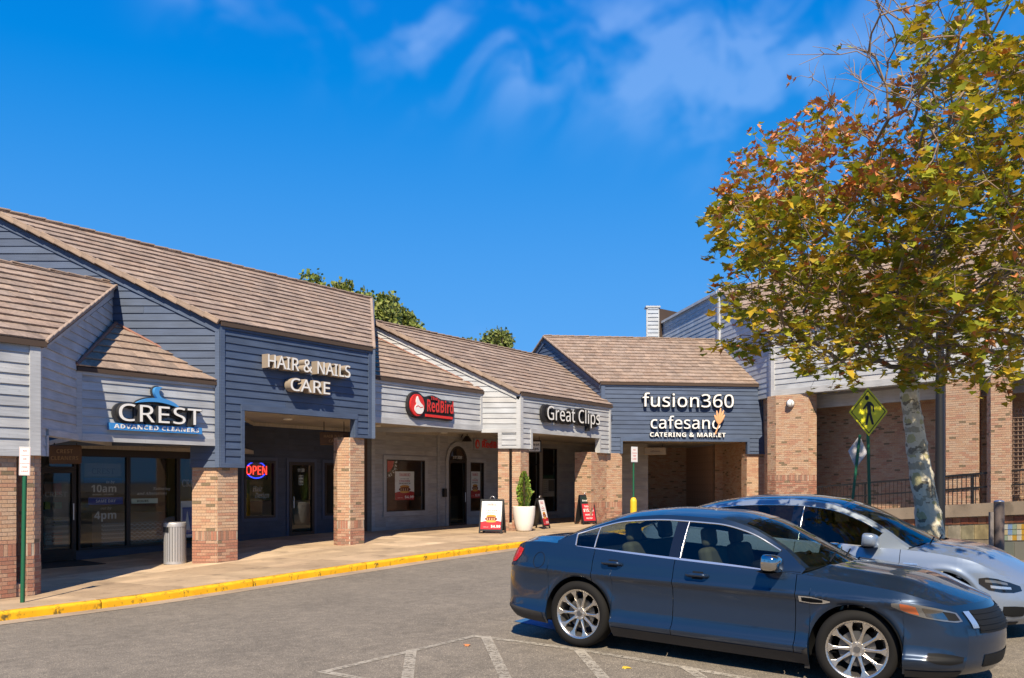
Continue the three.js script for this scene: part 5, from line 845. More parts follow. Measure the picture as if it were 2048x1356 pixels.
  const cgrid = (x0, x1, u0, u1, sg, nx = 16, nu = 10, off = 0) => grid(nx, nu, (a, b) => { const p = cab(lerp(x0, x1, a), lerp(u0, u1, b), sg); if (off) { p.y += off * (u1 > 1 ? 1 : .2); p.z += sg * off * (u1 > 1 ? .1 : 1); } return p; });
  const xe = S.cabin[S.cabin.length - 1][0], xs = S.cabin[0][0], gl = S.sideGlass, uT = S.glassTop, uB = .045;
  for (const sg of [1, -1]) {
    const fr = []; // pillars and rails in body colour
    fr.push(cgrid(xs, xe, uT, 1, sg, 50, 4), cgrid(xs, gl[0][0], 0, uT, sg, 12, 8), cgrid(gl[gl.length - 1][1], xe, 0, uT, sg, 14, 8));
    part('side_frame', fr, paint, t); mesh('belt_moulding', cgrid(gl[0][0], gl[gl.length - 1][1], 0, uB, sg, 40, 1, .003), S.bright ?? C.chrome, t);
    for (let i = 0; i + 1 < gl.length; i++) mesh('pillar', cgrid(gl[i][1], gl[i + 1][0], uB, uT, sg, 2, 8), C.blackGloss, t);
    gl.forEach(g => mesh('side_window', cgrid(g[0], g[1], uB, uT, sg, 24, 8), S.sideMat ?? C.glass, t));
    // bright surround
    const pts = []; for (let i = 0; i <= 40; i++) pts.push(cab(lerp(gl[0][0], gl[gl.length - 1][1], i / 40), uT, sg).add(V3(0, 0, sg * .006))); mesh('window_surround', new THREE.TubeGeometry(new THREE.CatmullRomCurve3(pts), 60, .009, 6), S.bright ?? C.chrome, t);
    const p2 = [uB, .3, .6, uT].map(u => cab(gl[0][0], u, sg).add(V3(0, 0, sg * .006))); mesh('window_surround', new THREE.TubeGeometry(new THREE.CatmullRomCurve3(p2), 16, .009, 6), S.bright ?? C.chrome, t);
    for (let i = 1; i < gl.length; i++) { const e = [uB, .35, .7, uT].map(u => cab(gl[i][0] - .012, u, sg).add(V3(0, 0, sg * .006))); mesh('window_strip', new THREE.TubeGeometry(new THREE.CatmullRomCurve3(e), 12, .007, 6), S.bright ?? C.chrome, t); }
    // mirror
    const mp = cab(S.mirrorX, .12, sg), mi = mesh('door_mirror', (() => { const g = new THREE.SphereGeometry(1, 20, 14), a = g.attributes.position; for (let i = 0; i < a.count; i++) { const x = a.getX(i), y = a.getY(i), z = a.getZ(i), pw = q => Math.sign(q) * Math.pow(Math.abs(q), .62); a.setXYZ(i, pw(x) * (x < 0 ? .06 : .12), pw(y) * .088 + (pw(z) * .015), pw(z) * .14); } g.computeVertexNormals(); g.translate(mp.x + .04, mp.y + .06, 0); return g; })(), S.mirrorMat ?? paint, t); mi.position.z = mp.z + sg * .17; if (sg < 0) mi.scale.z = -1;
    mesh('mirror_stalk', rod(V3(mp.x + .04, mp.y - .01, -sg * .16), V3(mp.x + .04, mp.y + .02, -sg * .05), .026, 8), C.plastic, mi).scale.z = sg; mesh('mirror_base', grid(12, 2, (u, v) => V3(mp.x + .04 + lerp(-.088, .088, u), mp.y - .012 - .012 * Math.sin(u * Math.PI), lerp(-.11, .11, v))), C.plastic, mi);
  }
  const ws0 = S.roofFront, ws1 = xe - .02, rg0 = xs + .02, rg1 = S.roofRear, half = (x0, x1, ua, ub, nx, nu) => [cgrid(x0, x1, ua, ub, 1, nx, nu), cgrid(x0, x1, ua, ub, -1, nx, nu)], both = (x0, x1, ua, nx, nu) => grid(nx, nu, (a, b) => { const w = b * 2 - 1, u = 2 - Math.abs(w) * (2 - ua); return cab(lerp(x0, x1, a), u, w >= 0 ? 1 : -1); });
  mesh('windshield', both(ws0, ws1, 1.07, 20, 24), C.glass, t); mesh('rear_window', both(rg0, rg1, 1.07, 14, 20), S.sideMat ?? C.glass, t);
  [...half(ws0, ws1, 1, 1.07, 20, 2), ...half(rg0, rg1, 1, 1.07, 14, 2)].forEach(g => mesh('pillar_top', g, paint, t));
  mesh('roof', both(rg1, ws0, 1, 30, 28), S.roofMat ?? paint, t);
  if (S.roofPanel) mesh('glass_roof', grid(20, 20, (a, b) => { const w = (b * 2 - 1) * .86, p = cab(lerp(rg1 + .1, ws0 - .06, a), 2 - Math.abs(w), w >= 0 ? 1 : -1); p.y += .004; return p; }), C.blackGloss, t);
  const shadeBand = mesh('windshield_band', grid(3, 20, (a, b) => { const w = (b * 2 - 1) * .9, p = cab(lerp(ws0, ws0 + .07, a), 2 - Math.abs(w), w >= 0 ? 1 : -1); p.y += .003; return p; }), C.blackGloss, t);
  mesh('cowl', grid(4, 24, (a, b) => { const uu = b * 2 - 1, x = hoodBack + S.cowlBow * (1 - uu * uu) - .02 - a * .16; return top(x, uu * .93, z => crownH(hoodBack) - .02 - a * .03); }), C.plastic, t);
  for (const z of [.42, -.12]) mesh('wiper', new THREE.TubeGeometry(new THREE.CatmullRomCurve3([cab(ws1 - .02, 1.4, 1), cab(ws1 - .06, 1.5, 1), cab(ws1 - .14, 1.8, 1)].map(p => p.clone().add(V3(.02, .03, z - .3)))), 12, .010, 6), C.plastic, t);
  // inside
  const yb = ys(0), seatM = S.seatMat ?? C.seat; mesh('floor_pan', new THREE.BoxGeometry(S.front - S.rear - .7, .06, 1.5).translate((S.front + S.rear) / 2, S.sill(0) + .05, 0), C.plastic, t);
  part('bulkhead', [new THREE.BoxGeometry(.05, .62, 1.55).translate(xe - .42, .58, 0), new THREE.BoxGeometry(.05, .6, 1.5).translate(xs + .5, .6, 0)], C.plastic, t); mesh('dashboard', new RoundedBoxGeometry(.45, .22, 1.5, 2, .06).translate(xe - .62, yb - .06, 0), C.plastic, t); mesh('parcel_shelf', new THREE.BoxGeometry(.6, .03, 1.3).translate(xs + .55, yb - .03, 0), C.plastic, t);
  for (const [x, zz, w] of [[.05, .38, .5], [.05, -.38, .5], [-.82, .0, 1.3]]) { const s = mesh('seat', mergeGeometries([new RoundedBoxGeometry(.5, .16, w, 2, .06).translate(x + .2, .5, zz), new RoundedBoxGeometry(.15, .66, w, 2, .06).rotateZ(.24).translate(x - .14, .82, zz)]), seatM, t); for (const hz of w > 1 ? [-.4, .4] : [0]) mesh('headrest', new RoundedBoxGeometry(.1, .2, .26, 2, .045).rotateZ(.15).translate(x - .245, 1.24, zz + hz), S.seatMat ?? C.seat, s); }
  mesh('steering_wheel', new THREE.TorusGeometry(.18, .016, 8, 24).rotateY(Math.PI / 2).rotateZ(-.4).translate(.55, .93, -.38), C.plastic, t);
  // wheels
  const spokes = o.spokes ?? 10, rimR = S.rimR, Rt = S.tyreR;
  const mkWheel = () => {
    const w = mesh('wheel', new THREE.LatheGeometry([[rimR - .008, -.105], [rimR + .012, -.118], [Rt - .045, -.122], [Rt - .012, -.104], [Rt, -.07], [Rt, .07], [Rt - .012, .104], [Rt - .045, .122], [rimR + .012, .118], [rimR - .008, .105]].map(v => new THREE.Vector2(...v)), 56).rotateX(Math.PI / 2), C.tyre, t);
    mesh('rim_barrel', new THREE.LatheGeometry([[rimR - .035, -.1], [rimR - .05, .0], [rimR - .03, .085]].map(v => new THREE.Vector2(...v)), 48).rotateX(Math.PI / 2), C.barrel, w); mesh('rim_flange', new THREE.LatheGeometry([[rimR - .032, .078], [rimR - .02, .100], [rimR - .002, .108], [rimR + .004, .098]].map(v => new THREE.Vector2(...v)), 48).rotateX(Math.PI / 2), C.alloy, w);
    mesh('brake_disc', new THREE.CylinderGeometry(.16, .16, .03, 32).rotateX(Math.PI / 2).translate(0, 0, .01), C.disc, w);
    for (let i = 0; i < spokes; i++) { const a0 = i / spokes * 6.2832 + (o.twin ? (i % 2 ? -1 : 1) * .075 : 0), sh = new THREE.Shape(); sh.moveTo(.045, -.013); sh.lineTo(rimR * .55, -.0075); sh.lineTo(rimR - .07, -.011); sh.lineTo(rimR - .02, -.04); sh.lineTo(rimR - .02, .04); sh.lineTo(rimR - .07, .011); sh.lineTo(rimR * .55, .0075); sh.lineTo(.045, .013); const g = new THREE.ExtrudeGeometry(sh, { depth: .022, bevelEnabled: true, bevelSize: .006, bevelThickness: .007, bevelSegments: 2 }); const p = g.attributes.position; for (let k = 0; k < p.count; k++) { const r = Math.hypot(p.getX(k), p.getY(k)); p.setZ(k, p.getZ(k) + .062 - .03 * sstep(rimR, .05, r)); } g.rotateZ(a0); g.computeVertexNormals(); mesh('spoke', g, C.alloy, w); }
    mesh('hub', new THREE.CylinderGeometry(.062, .07, .03, 24).rotateX(Math.PI / 2).translate(0, 0, .062), C.alloy, w); mesh('centre_cap', new THREE.CylinderGeometry(.03, .03, .008, 20).rotateX(Math.PI / 2).translate(0, 0, .081), C.barrel, w);
    for (let i = 0; i < 5; i++) { const a = i / 5 * 6.283 + .3; mesh('wheel_nut', new THREE.CylinderGeometry(.011, .011, .02, 6).rotateX(Math.PI / 2).translate(Math.cos(a) * .055, Math.sin(a) * .055, .078), C.steel ?? C.chrome, w); }
    return w;
  };
  const w0 = mkWheel(); [[xf, 1], [xr, 1], [xf, -1], [xr, -1]].forEach(([x, sg], i) => { const w = i ? w0.clone() : w0; if (i) t.add(w); w.name = 'wheel'; w.position.set(x, Rt, sg * (sideZ(x, Rt + R) - .125)); w.rotation.y = (sg < 0 ? Math.PI : 0) + (x > 0 ? (o.steer ?? 0) : 0); });
  const patch = (nm, rows, mat, sg, off = .004, parent = t, n = 10) => mesh(nm, grid(rows.length * 4, n, (u, v) => { const f = u * (rows.length - 1), i = Math.min(rows.length - 2, Math.floor(f)), k = f - i, x = lerp(rows[i][0], rows[i + 1][0], k); return B(x, lerp(lerp(rows[i][1], rows[i + 1][1], k), lerp(rows[i][2], rows[i + 1][2], k), v), off, sg); }), mat, parent);
  return { t, B, patch, frontP, rearP, ys, top, crownH, cab, S, sideZ };
}
function placeCar(t, rearC, frontC, wb) { // near side wheel contact points -> pose of the car
  const h = frontC.clone().sub(rearC), d = h.clone().normalize(), up0 = V3(0, 1, 0), z = d.clone().cross(up0).normalize(), up = z.clone().cross(d).normalize(); const m = new THREE.Matrix4().makeBasis(d, up, z); const mid = rearC.clone().add(frontC).multiplyScalar(.5); return { m, mid, z, d, up };
}
// ================= blue sedan
const bluePaint = phys(lin(.0085, .024, .054), { metalness: .45, roughness: .36, clearcoat: 1, clearcoatRoughness: .02 });
const CARS = {};
{
  const c = buildCar('parked_car', 'dark blue metallic sedan with chrome window trim and twin spoke alloy wheels', {
    paint: bluePaint, wb: 2.868, front: 2.30, rear: -2.48, tyreR: .358, rimR: .272, archR: .405, spokes: 10, steer: .2, handles: .125, clad: true, crease: .012,
    shoulder: [[-2.50, 1.03], [-2.3, 1.085], [-1.95, 1.10], [-1.3, 1.07], [-.4, 1.03], [.5, 1.0], [1.0, .985], [1.5, .945], [1.9, .90], [2.15, .85], [2.32, .80]],
    width: [[-2.50, .72], [-2.4, .82], [-2.2, .90], [-1.85, .945], [-1.2, .965], [0, .968], [1.2, .965], [1.7, .95], [1.95, .915], [2.1, .86], [2.22, .785], [2.32, .685]],
    profile: [[.15, -.10], [.22, -.05], [.29, .0], [.335, .014], [.375, -.018], [.46, -.040], [.6, -.044], [.74, -.026], [.795, .006], [.812, .010], [.84, -.006], [.88, -.016], [.94, -.030], [1.02, -.062], [1.12, -.11]],
    nose: [[.15, -.10], [.3, .0], [.5, .02], [.62, .0], [.75, -.08], [.9, -.2]], tail: [[.15, .16], [.35, .02], [.6, .0], [.8, .03], [1.0, .10], [1.1, .14]],
    cabin: [[-1.98, 1.135], [-1.7, 1.27], [-1.37, 1.40], [-1.0, 1.49], [-.5, 1.535], [0, 1.525], [.35, 1.46], [.75, 1.29], [1.22, 1.05]],
    sill: x => lerp(.205, .19, sstep(-2, 2, x)) + .05 * sstep(-1.9, -2.7, x) + .02 * sstep(1.9, 2.4, x), cuts: [-2.48, -1.27, -.335, .90, 2.30], hoodBack: .93, cowlBow: .26, crownHood: .095, crownDeck: .055, deckFront: -1.78, frontBow: .21, rearBow: .06,
    beltZ: .86, railZ: .60, roofCrown: .075, wsBow: .30, rgBow: .22, roofFront: .30, roofRear: -1.28, sideGlass: [[-1.71, -1.41], [-1.38, -.43], [-.29, .80]], glassTop: .88, mirrorX: .86, mirrorMat: std(lin(.50, .49, .47), { roughness: .1, metalness: 1 }),
  }), { t, patch, B, frontP } = c;
  for (const sg of [1, -1]) {
    const hl = patch('headlight', [[1.74, .785, .81], [1.86, .735, .825], [2.02, .70, .815], [2.15, .68, .795], [2.25, .67, .77], [2.295, .68, .75]], C.lens, sg, .006); patch('turn_signal', [[1.82, .762, .812], [1.9, .735, .808], [1.98, .722, .795]], C.amber, sg, .009, hl); patch('reflector', [[2.04, .715, .79], [2.14, .70, .778], [2.2, .695, .768]], std(lin(.32, .31, .29), { roughness: .2, metalness: 1 }), sg, .010, hl); patch('projector_bezel', [[2.20, .69, .765], [2.24, .687, .758], [2.28, .69, .745]], C.plastic, sg, .010, hl);
    patch('taillight', [[-2.475, .86, 1.0], [-2.43, .84, 1.02], [-2.36, .86, 1.01], [-2.31, .93, 1.0]], C.redLens, sg, .006); patch('fender_vent', [[.935, .745, .80], [1.05, .735, .80], [1.16, .745, .785], [1.22, .765, .775]], C.chrome, sg, .006); patch('vent_insert', [[.96, .755, .79], [1.05, .747, .79], [1.15, .755, .778]], C.plastic, sg, .011);
    patch('fog_light', [[2.02, .34, .40], [2.1, .315, .405], [2.2, .31, .395], [2.28, .33, .375]], C.plastic, sg, .004); patch('bumper_lip', [[1.86, .17, .235], [2.1, .175, .24], [2.295, .19, .25]], C.cladding, sg, .006); patch('mud_flap', [[.98, .12, .30], [1.03, .12, .33]], C.cladding, sg, .004); patch('rear_valance', [[-2.475, .24, .36], [-2.3, .22, .35], [-1.88, .21, .33]], C.cladding, sg, .005);
    { const a = []; for (let i = 0; i <= 24; i++) { const q = i / 24 * 6.283; a.push(B(-1.98 + Math.cos(q) * .085, .90 + Math.sin(q) * .085, .0015, sg)); } if (sg > 0) mesh('fuel_flap', new THREE.TubeGeometry(new THREE.CatmullRomCurve3(a, true), 40, .003, 5), C.plastic, t); }
  }
  const gr = mesh('grille', grid(20, 8, (u, v) => frontP((u * 2 - 1) * .80, lerp(.57, .765, v), .010)), C.plastic, t); for (let i = 0; i < 4; i++) mesh('grille_bar', grid(20, 1, (u, v) => frontP((u * 2 - 1) * .79, .595 + i * .045 + v * .012, .018)), C.plastic, gr);
  mesh('lower_intake', grid(20, 5, (u, v) => frontP((u * 2 - 1) * .7, lerp(.27, .38, v), .006)), C.plastic, t);
  for (const s of [-1, 1]) mesh('grille_end', grid(3, 5, (u, v) => frontP(s * lerp(.82, .92, u), lerp(.62, .76, v), .014)), C.chrome, t);
  const rc = V3(.755, 0, -9.78), fc = V3(3.11, 0, -8.14); rc.y = roadY(.755, 9.78) + .004; fc.y = roadY(3.11, 8.14) + .004; const k = placeCar(t, rc, fc, 2.868); k.m.setPosition(k.mid.clone().addScaledVector(k.z, -.84)); t.applyMatrix4(k.m); CARS.k = k;
}
// ================= silver electric hatchback behind it
{
  const silver = phys(lin(.265, .315, .39), { metalness: .5, roughness: .34, clearcoat: 1, clearcoatRoughness: .02 });
  const c = buildCar('parked_car', 'pale silver blue car with black glass roof and round nose beside the blue sedan', {
    paint: silver, wb: 2.96, front: 2.28, rear: -2.50, tyreR: .352, rimR: .255, archR: .40, spokes: 10, handles: 0, clad: true,
    shoulder: [[-2.52, 1.0], [-2.2, 1.07], [-1.7, 1.07], [-.8, 1.0], [0, .97], [.8, .965], [1.2, .955], [1.6, .92], [1.95, .83], [2.18, .72], [2.30, .63]],
    width: [[-2.52, .70], [-2.4, .82], [-2.1, .91], [-1.6, .965], [-.9, .965], [0, .955], [1, .965], [1.6, .965], [1.9, .925], [2.08, .85], [2.2, .765], [2.30, .65]],
    profile: [[.15, -.09], [.24, -.03], [.32, -.006], [.5, -.004], [.62, .0], [.75, .004], [.85, -.014], [.95, -.05], [1.05, -.10]],
    nose: [[.15, -.12], [.3, .0], [.45, .02], [.6, -.03], [.8, -.12]], tail: [[.15, .14], [.4, .0], [.7, .0], [1.0, .08]],
    cabin: [[-2.35, 1.10], [-1.9, 1.31], [-1.4, 1.45], [-.8, 1.53], [-.3, 1.55], [.1, 1.52], [.5, 1.405], [.95, 1.20], [1.42, .99]],
    sill: x => .17 + .05 * sstep(-1.9, -2.5, x) + .02 * sstep(1.9, 2.4, x), cuts: [-2.50, -1.30, -.22, 1.02, 2.28], hoodBack: 1.08, cowlBow: .30, crownHood: .10, crownDeck: .04, deckFront: -2.2, frontBow: .23, rearBow: .06, crease: .016,
    beltZ: .86, railZ: .58, roofCrown: .07, wsBow: .34, rgBow: .2, roofFront: .32, roofRear: -1.15, sideGlass: [[-1.85, -.32], [-.18, .92]], glassTop: .87, mirrorX: .86, sideMat: C.tint, roofPanel: true, seatMat: C.darkSeat,
  }), { t, patch, B, frontP } = c;
  for (const sg of [1, -1]) {
    const hl = patch('headlight', [[1.86, .64, .70], [1.96, .575, .715], [2.08, .555, .70], [2.19, .555, .665], [2.27, .575, .625]], C.blackGloss, sg, .006); patch('lamp_strip', [[1.93, .66, .69], [2.05, .655, .685], [2.16, .635, .66]], C.lens, sg, .010, hl); patch('lamp_unit', [[1.98, .60, .63], [2.08, .592, .622], [2.18, .59, .615]], C.chrome, sg, .010, hl);
    patch('lower_intake', [[2.08, .30, .40], [2.18, .285, .405], [2.25, .29, .40], [2.275, .30, .39]], C.plastic, sg, .005); patch('side_marker', [[1.06, .80, .815], [1.15, .797, .818], [1.22, .80, .812]], C.chrome, sg, .008); patch('bumper_lip', [[1.9, .165, .21], [2.1, .17, .215], [2.275, .19, .225]], C.cladding, sg, .006);
  }
  mesh('nose_cone', grid(16, 6, (u, v) => frontP((u * 2 - 1) * .6, lerp(.46, .55, v), .006)), C.blackGloss, t); mesh('front_intake', grid(20, 5, (u, v) => frontP((u * 2 - 1) * .9, lerp(.28, .38, v), .006)), C.plastic, t);
  const k = CARS.k, off = k.mid.clone().addScaledVector(k.z, -.84 - 2.85).addScaledVector(k.d, .20); off.y = -.055; const m = k.m.clone(); m.setPosition(off); t.applyMatrix4(m);
}
// ---------------------------------------------------------------- trees
function palmLeaf() { // five lobed leaf, slightly folded, stalk at origin, tip along +y, unit size
  const P = [[0, 0], [.16, .04], [.46, .10], [.34, .26], [.56, .52], [.30, .50], [.20, .62], [0, 1.0], [-.20, .62], [-.30, .50], [-.56, .52], [-.34, .26], [-.46, .10], [-.16, .04]], pos = [], uv = [], idx = []; const c = [0, .34];
  pos.push(0, c[1], .0); uv.push(.5, .34); P.forEach(p => { pos.push(p[0], p[1], -.22 * Math.abs(p[0]) - .16 * (p[1] - .4) * (p[1] - .4)); uv.push(p[0] + .5, p[1]); });
  for (let i = 0; i < P.length; i++) idx.push(0, 1 + i, 1 + (i + 1) % P.length);
  const g = new THREE.BufferGeometry(); g.setAttribute('position', new THREE.Float32BufferAttribute(pos, 3)); g.setAttribute('uv', new THREE.Float32BufferAttribute(uv, 2)); g.setIndex(idx); g.computeVertexNormals(); return g;
}
{
  const D0 = 13, base = V3((1872 - CX) / F * D0, roadY((1872 - CX) / F * D0, D0) - .05, -D0), t = thing('sycamore_tree', 'mottled pale barked sycamore with yellow green leaves and bare twigs behind the silver car', 'tree');
  const tp = [[1872, 1150, 13], [1862, 1060, 13], [1848, 980, 13], [1836, 910, 13], [1830, 860, 12.95], [1822, 810, 12.9], [1818, 765, 12.85], [1822, 700, 12.75], [1832, 630, 12.6], [1846, 540, 12.3]].map(a => px3(...a)); tp[0].copy(base);
  const tc = new THREE.CatmullRomCurve3(tp), rad = u => lerp(.185, .085, Math.pow(u, .8)) * (1 + .35 * Math.exp(-u * 16));
  const trunk = mesh('trunk', grid(20, 70, (a, v) => { const p = tc.getPoint(v), r = rad(v) * (1 + .09 * (vnoise(a * 6, v * 14, 6, 3) - .5) + .12 * (vnoise(a * 3, v * 26, 3, 9) > .78 ? 1 : 0)), q = a * 6.2832; return V3(p.x + Math.cos(q) * r, p.y, p.z + Math.sin(q) * r); }, [1, 3]), std(lin(.86, .86, .84), { map: T.bark, bumpMap: T.rough, bumpScale: .006, roughness: .85 }), t);
  // crown: growth towards points spread through its volume
  const nodes = []; const add = (p, par) => { nodes.push({ p, par, n: 0 }); return nodes.length - 1; };
  let prev = -1; for (let i = 0; i <= 12; i++) prev = add(tc.getPoint(.60 + .40 * i / 12), prev);
  const cen = V3(6.5, 5.75, -10.8), rad3 = V3(3.85, 3.25, 4.4), att = []; const pxOf = p => [(p.x / -p.z) * F + CX, HY - (p.y - EYE) / -p.z * F];
  let guard = 0; while (att.length < 1050 && guard++ < 60000) {
    const d = V3(rr(-1, 1), rr(-1, 1), rr(-1, 1)); if (d.lengthSq() > 1) continue; const p = cen.clone().add(d.clone().multiply(rad3)), [x, y] = pxOf(p); if (-p.z < 7.8 || p.y < 2.75) continue;
    // outline as seen from the lot: lower left shoulder, open upper left
    const lim = y < 60 ? 1690 : y < 200 ? lerp(1660, 1585, (y - 60) / 140) : y < 340 ? lerp(1585, 1490, (y - 200) / 140) : y < 470 ? lerp(1490, 1405, (y - 340) / 130) : y < 600 ? lerp(1412, 1470, (y - 470) / 130) : y < 680 ? lerp(1455, 1490, (y - 600) / 80) : lerp(1500, 1640, (y - 680) / 110), jag = (vnoise(y / 34 + 9, 3.3, 512, 77) - .35) * 150; if (x < lim + jag || y > 752) continue;
    att.push(p);
  }
  guard = 0; while (att.length < 1500 && guard++ < 90000) { const D = rr(10, 14), x = rr(1440, 1900), y = rr(330, 742), p = px3(x, y, D), lim = y < 470 ? lerp(1495, 1412, (y - 330) / 140) : y < 600 ? lerp(1415, 1470, (y - 470) / 130) : y < 680 ? lerp(1460, 1495, (y - 600) / 80) : lerp(1505, 1640, (y - 680) / 110); if (x > lim + (vnoise(y / 34 + 9, 3.3, 512, 77) - .35) * 150 && p.y > 2.8) att.push(p); }
  guard = 0; while (att.length < 1850 && guard++ < 90000) { const p = px3(rr(1840, 2090), rr(120, 745), rr(9, 14.5)); if (p.y > 2.85 && p.y < 9) att.push(p); }
  const fork = nodes[0].p; att.sort((a, b) => a.distanceTo(fork) - b.distanceTo(fork)); const plen = nodes.map((n, i) => i * .12);
  for (const a of att) { let bi = 0, bd = 1e9; for (let i = 0; i < nodes.length; i++) { const n = nodes[i], d = n.p.distanceTo(a), c = d + plen[i] * .28 + (a.y < n.p.y - .3 ? .35 : 0); if (c < bd) { bd = c; bi = i; } }
    const st = nodes[bi].p, d = st.distanceTo(a), k = Math.max(2, Math.ceil(d / .22)); let pr = bi; const side = V3(rr(-1, 1), rr(-.3, .9), rr(-1, 1)).multiplyScalar(d * .13); for (let i = 1; i <= k; i++) { const u = i / k, q = st.clone().lerp(a, u).addScaledVector(side, Math.sin(u * Math.PI)).add(V3(rr(-.03, .03), rr(-.03, .03), rr(-.03, .03))); pr = add(q, pr); plen[pr] = plen[nodes[pr].par] + d / k; } }
  for (let i = nodes.length - 1; i >= 0; i--) { if (!nodes[i].n) nodes[i].n = 1, nodes[i].tip = true; if (nodes[i].par >= 0) nodes[nodes[i].par].n += nodes[i].n; }
  // n counts tips reached through each node
  const rOf = n => Math.min(.085, .0052 * Math.pow(n, .44)); const limbs = [], twigs = []; const seg = (a, b, r0, r1, s) => { const d = b.clone().sub(a); if (d.length() < .004) return null; return rod(a, b, r0, s, r1); };
  nodes.forEach((n, i) => { if (n.par < 0 || i <= 12) return; const m = nodes[n.par], r0 = Math.min(rOf(m.n), rOf(n.n) * 1.25), r1 = rOf(n.n), g = seg(m.p, n.p, r0, r1, r1 > .02 ? 8 : 5); if (g) (r1 > .016 ? limbs : twigs).push(g); });
  const barkL = std(lin(.30, .26, .21), { map: T.tile, roughness: .9 }), barkT = std(lin(.26, .185, .13), { roughness: .9 });
  const tw2 = []; const spots = [];
  nodes.forEach((n, i) => { if (i <= 12 || n.n > 14) return; const dir = nodes[n.par] ? n.p.clone().sub(nodes[n.par].p).normalize() : V3(0, 1, 0); const k = n.tip ? 3 : rnd() < .55 ? 1 : 0;
    for (let j = 0; j < k; j++) { const e = dir.clone().add(V3(rr(-1, 1), rr(-.75, .75), rr(-1, 1)).multiplyScalar(.9)).normalize(), L = rr(.15, .42), mid = n.p.clone().addScaledVector(e, L * .5).add(V3(rr(-.03, .03), rr(-.02, .04), rr(-.03, .03))), end = n.p.clone().addScaledVector(e, L).add(V3(0, rr(-.06, .05), 0)); const g1 = seg(n.p, mid, .0042, .0034, 4), g2 = seg(mid, end, .0034, .0022, 4); g1 && tw2.push(g1); g2 && tw2.push(g2); spots.push([mid, e], [end, e]); } });
  part('limb', limbs, barkL, t); const tm = part('twigs', twigs.concat(tw2), barkT, t); tm.userData.kind = 'stuff';
  const leafG = palmLeaf(), mats = [[.50, .41, .022], [.36, .36, .022], [.60, .40, .026], [.22, .25, .02], [.44, .31, .026], [.30, .33, .022]].map(c => phys(lin(...c), { roughness: .85, specularIntensity: .3, transmission: .42, thickness: 0 })), brown = [[.60, .22, .08], [.50, .17, .06], [.60, .28, .12]].map(c => phys(lin(...c), { roughness: .85, specularIntensity: .3, transmission: .15, thickness: 0 }));
  const leaves = []; const m4 = new THREE.Matrix4();
  for (const [p, e] of spots) { const [x, y] = pxOf(p), bare = (y < 200 && x < 1790 ? .97 : 0) + (y < 330 && x > 1700 && x < 1900 ? .45 : 0) + (x > 1850 && y > 300 ? .1 : 0), brownZ = y < 400 && y > 150 && x < 1840 ? .48 : .06; if (rnd() < bare) continue; const n = vnoise(x / 38 + 5, y / 38 + 5, 4096, 41) > .56 ? 2 : y > 330 ? 5 : 4;
    for (let j = 0; j < n; j++) { const pos = p.clone().add(V3(rr(-.06, .06), rr(-.07, .03), rr(-.06, .06))), br = rnd() < brownZ, sc = br ? rr(.09, .16) : rr(.065, .15), q = new THREE.Quaternion().setFromEuler(new THREE.Euler(rr(.9, 2.7), rr(0, 6.283), rr(-.7, .7), 'YXZ')); const S = br ? V3(sc * .6, sc, sc * 2.4) : V3(sc, sc, sc * rr(.8, 2.4)); m4.compose(pos, q, S); leaves.push({ geo: leafG, mat: br ? pick(brown) : pick(mats), mtx: m4.clone(), size: sc / -pos.z }); } }
  emit(t, 'leaf', leaves);
  console.log('sycamore', nodes.length, 'nodes', leaves.length, 'leaves');
  // a few leaves dropped on the asphalt
  [[940, 1292, .09, 'orange brown fallen leaf beside the white hatch stripe', brown[0]], [1246, 1335, .10, 'yellow fallen leaf near the painted line by the sedan', std(lin(.55, .38, .03))], [1560, 1345, .08, 'small brown fallen leaf on the asphalt by the sedan sill', brown[1]]].forEach(([x, y, s, l, m]) => { const g = onRoad(x, y, .018), o = mesh('fallen_leaf', leafG, m); o.position.copy(g); o.rotation.set(-1.45, 0, rr(0, 6)); o.scale.set(s, s, s * 1.4); tag(o, l, 'leaf', 'leaves fallen on the asphalt'); });
}
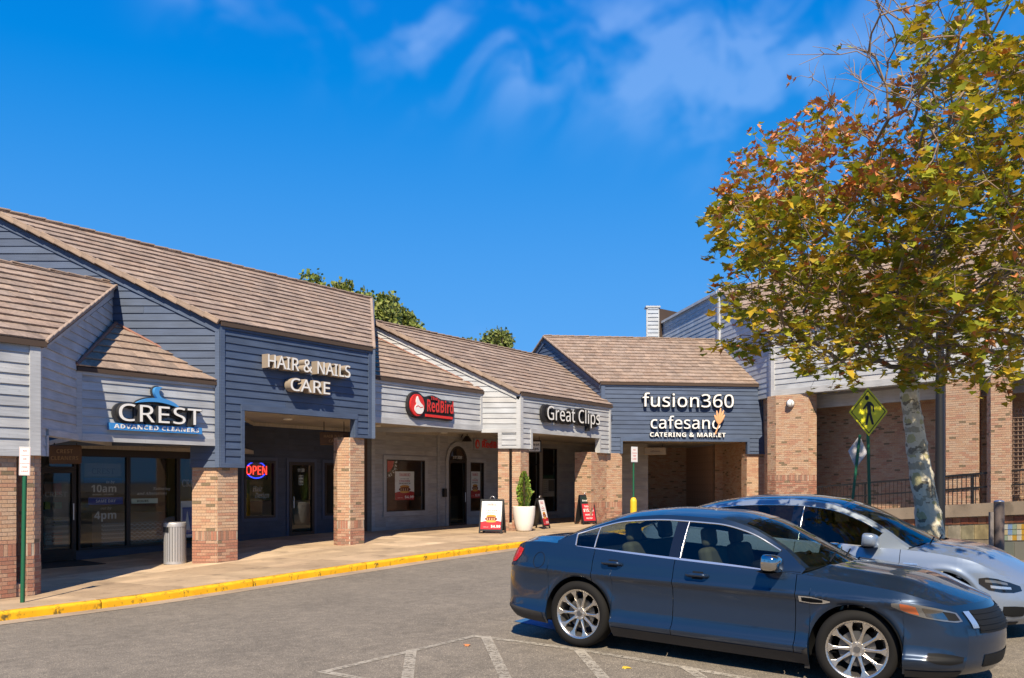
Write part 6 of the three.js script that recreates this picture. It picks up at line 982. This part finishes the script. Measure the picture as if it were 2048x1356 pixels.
// broad leaved trees beyond the roofs, and across the lot behind the viewer
function bushyTree(X, D, top, r, label, group, tone, n = 6500) {
  const y0 = roadY(X, D), t = thing('broadleaf_tree', label, 'tree', [X, y0, -D], group), h = top - y0, cr = r, cy = h - r * 1.05;
  mesh('trunk', rod(V3(0, -.1, 0), V3(.1, cy, 0), .22, 10, .12), std(lin(.09, .07, .05), { roughness: .95 }), t); for (let i = 0; i < 5; i++) { const a = i * 1.3; mesh('limb', rod(V3(.05, cy * .75, 0), V3(Math.cos(a) * r * .6, cy + r * .3, Math.sin(a) * r * .6), .09, 6, .03), std(lin(.09, .07, .05), { roughness: .95 }), t); }
  const lobes = []; for (let i = 0; i < 22; i++) { const d = V3(rr(-1, 1), rr(-.8, 1), rr(-1, 1)).normalize().multiplyScalar(rr(.25, .8)); lobes.push([V3(d.x * r, cy + d.y * r * 1.0, d.z * r), rr(.24, .42) * r]); }
  const g = new THREE.BufferGeometry(); g.setAttribute('position', new THREE.Float32BufferAttribute([0, 0, 0, .5, .45, .05, 0, 1, 0, -.5, .5, .05], 3)); g.setAttribute('uv', new THREE.Float32BufferAttribute([.5, 0, 1, .5, .5, 1, 0, .5], 2)); g.setIndex([0, 1, 2, 0, 2, 3]); g.computeVertexNormals();
  const im = new THREE.InstancedMesh(g, phys(lin(1, 1, 1), { roughness: .7, transmission: .25, thickness: 0 }), n), m = new THREE.Matrix4(), q = new THREE.Quaternion(), c = new THREE.Color();
  for (let i = 0; i < n; i++) { const [o, R] = lobes[i % lobes.length], d = V3(rr(-1, 1), rr(-1, 1), rr(-1, 1)).normalize(), p = o.clone().addScaledVector(d, R * Math.pow(rnd(), .33) * rr(.85, 1.12)); q.setFromEuler(new THREE.Euler(rr(0, 6.3), rr(0, 6.3), rr(0, 6.3))); m.compose(p, q, V3(1, 1, 1).multiplyScalar(rr(.14, .28))); im.setMatrixAt(i, m); const k = rr(.7, 1.35); im.setColorAt(i, c.setRGB(tone[0] * k * rr(.9, 1.2), tone[1] * k, tone[2] * k)); }
  im.name = 'crown'; im.userData.kind = 'stuff'; finish(im); t.add(im); return t;
}
const ty = (py, D) => EYE + (HY - py) / F * D, tx = (px, D) => (px - CX) / F * D;
bushyTree(tx(632, 52), 52, ty(536, 52), 2.2, 'green tree with yellowing crown behind the salon roof ridge, tallest there', 'trees behind the roofs', [.18, .225, .03]);
bushyTree(tx(692, 51), 51, ty(556, 51), 2.1, 'green tree behind the salon roof, at the end of its ridge', 'trees behind the roofs', [.19, .225, .03]);
bushyTree(tx(800, 53), 53, ty(600, 53), 1.6, 'small green tree just past the salon roof end', 'trees behind the roofs', [.18, .225, .03], 4000);
bushyTree(tx(748, 50), 50, ty(574, 50), 2.0, 'green tree whose crown fills the gap beside the salon roof end', 'trees behind the roofs', [.185, .225, .03]);
bushyTree(tx(998, 62), 62, ty(645, 62), 1.55, 'dark green tree rising alone behind the haircut salon roof', 'trees behind the roofs', [.15, .19, .03], 3000);
bushyTree(tx(940, 64), 64, ty(668, 64), .85, 'tip of a small tree behind the haircut salon roof', 'trees behind the roofs', [.15, .19, .03], 1400);
[[-26, -30, 10, 4.5], [-14, -34, 11, 5], [-2, -36, 10, 4.6], [10, -33, 11, 5], [22, -28, 10, 4.6], [30, -14, 9.5, 4.4], [-34, -18, 10, 4.6], [27, 4, 9, 4]].forEach(([x, d, h, r], i) => bushyTree(x, d, h, r, 'broad green tree across the lot, seen only mirrored in glass and paint', 'trees across the lot', [.07, .09, .02], 2200));
scene.updateMatrixWorld(true);
renderer.render(scene, camera);
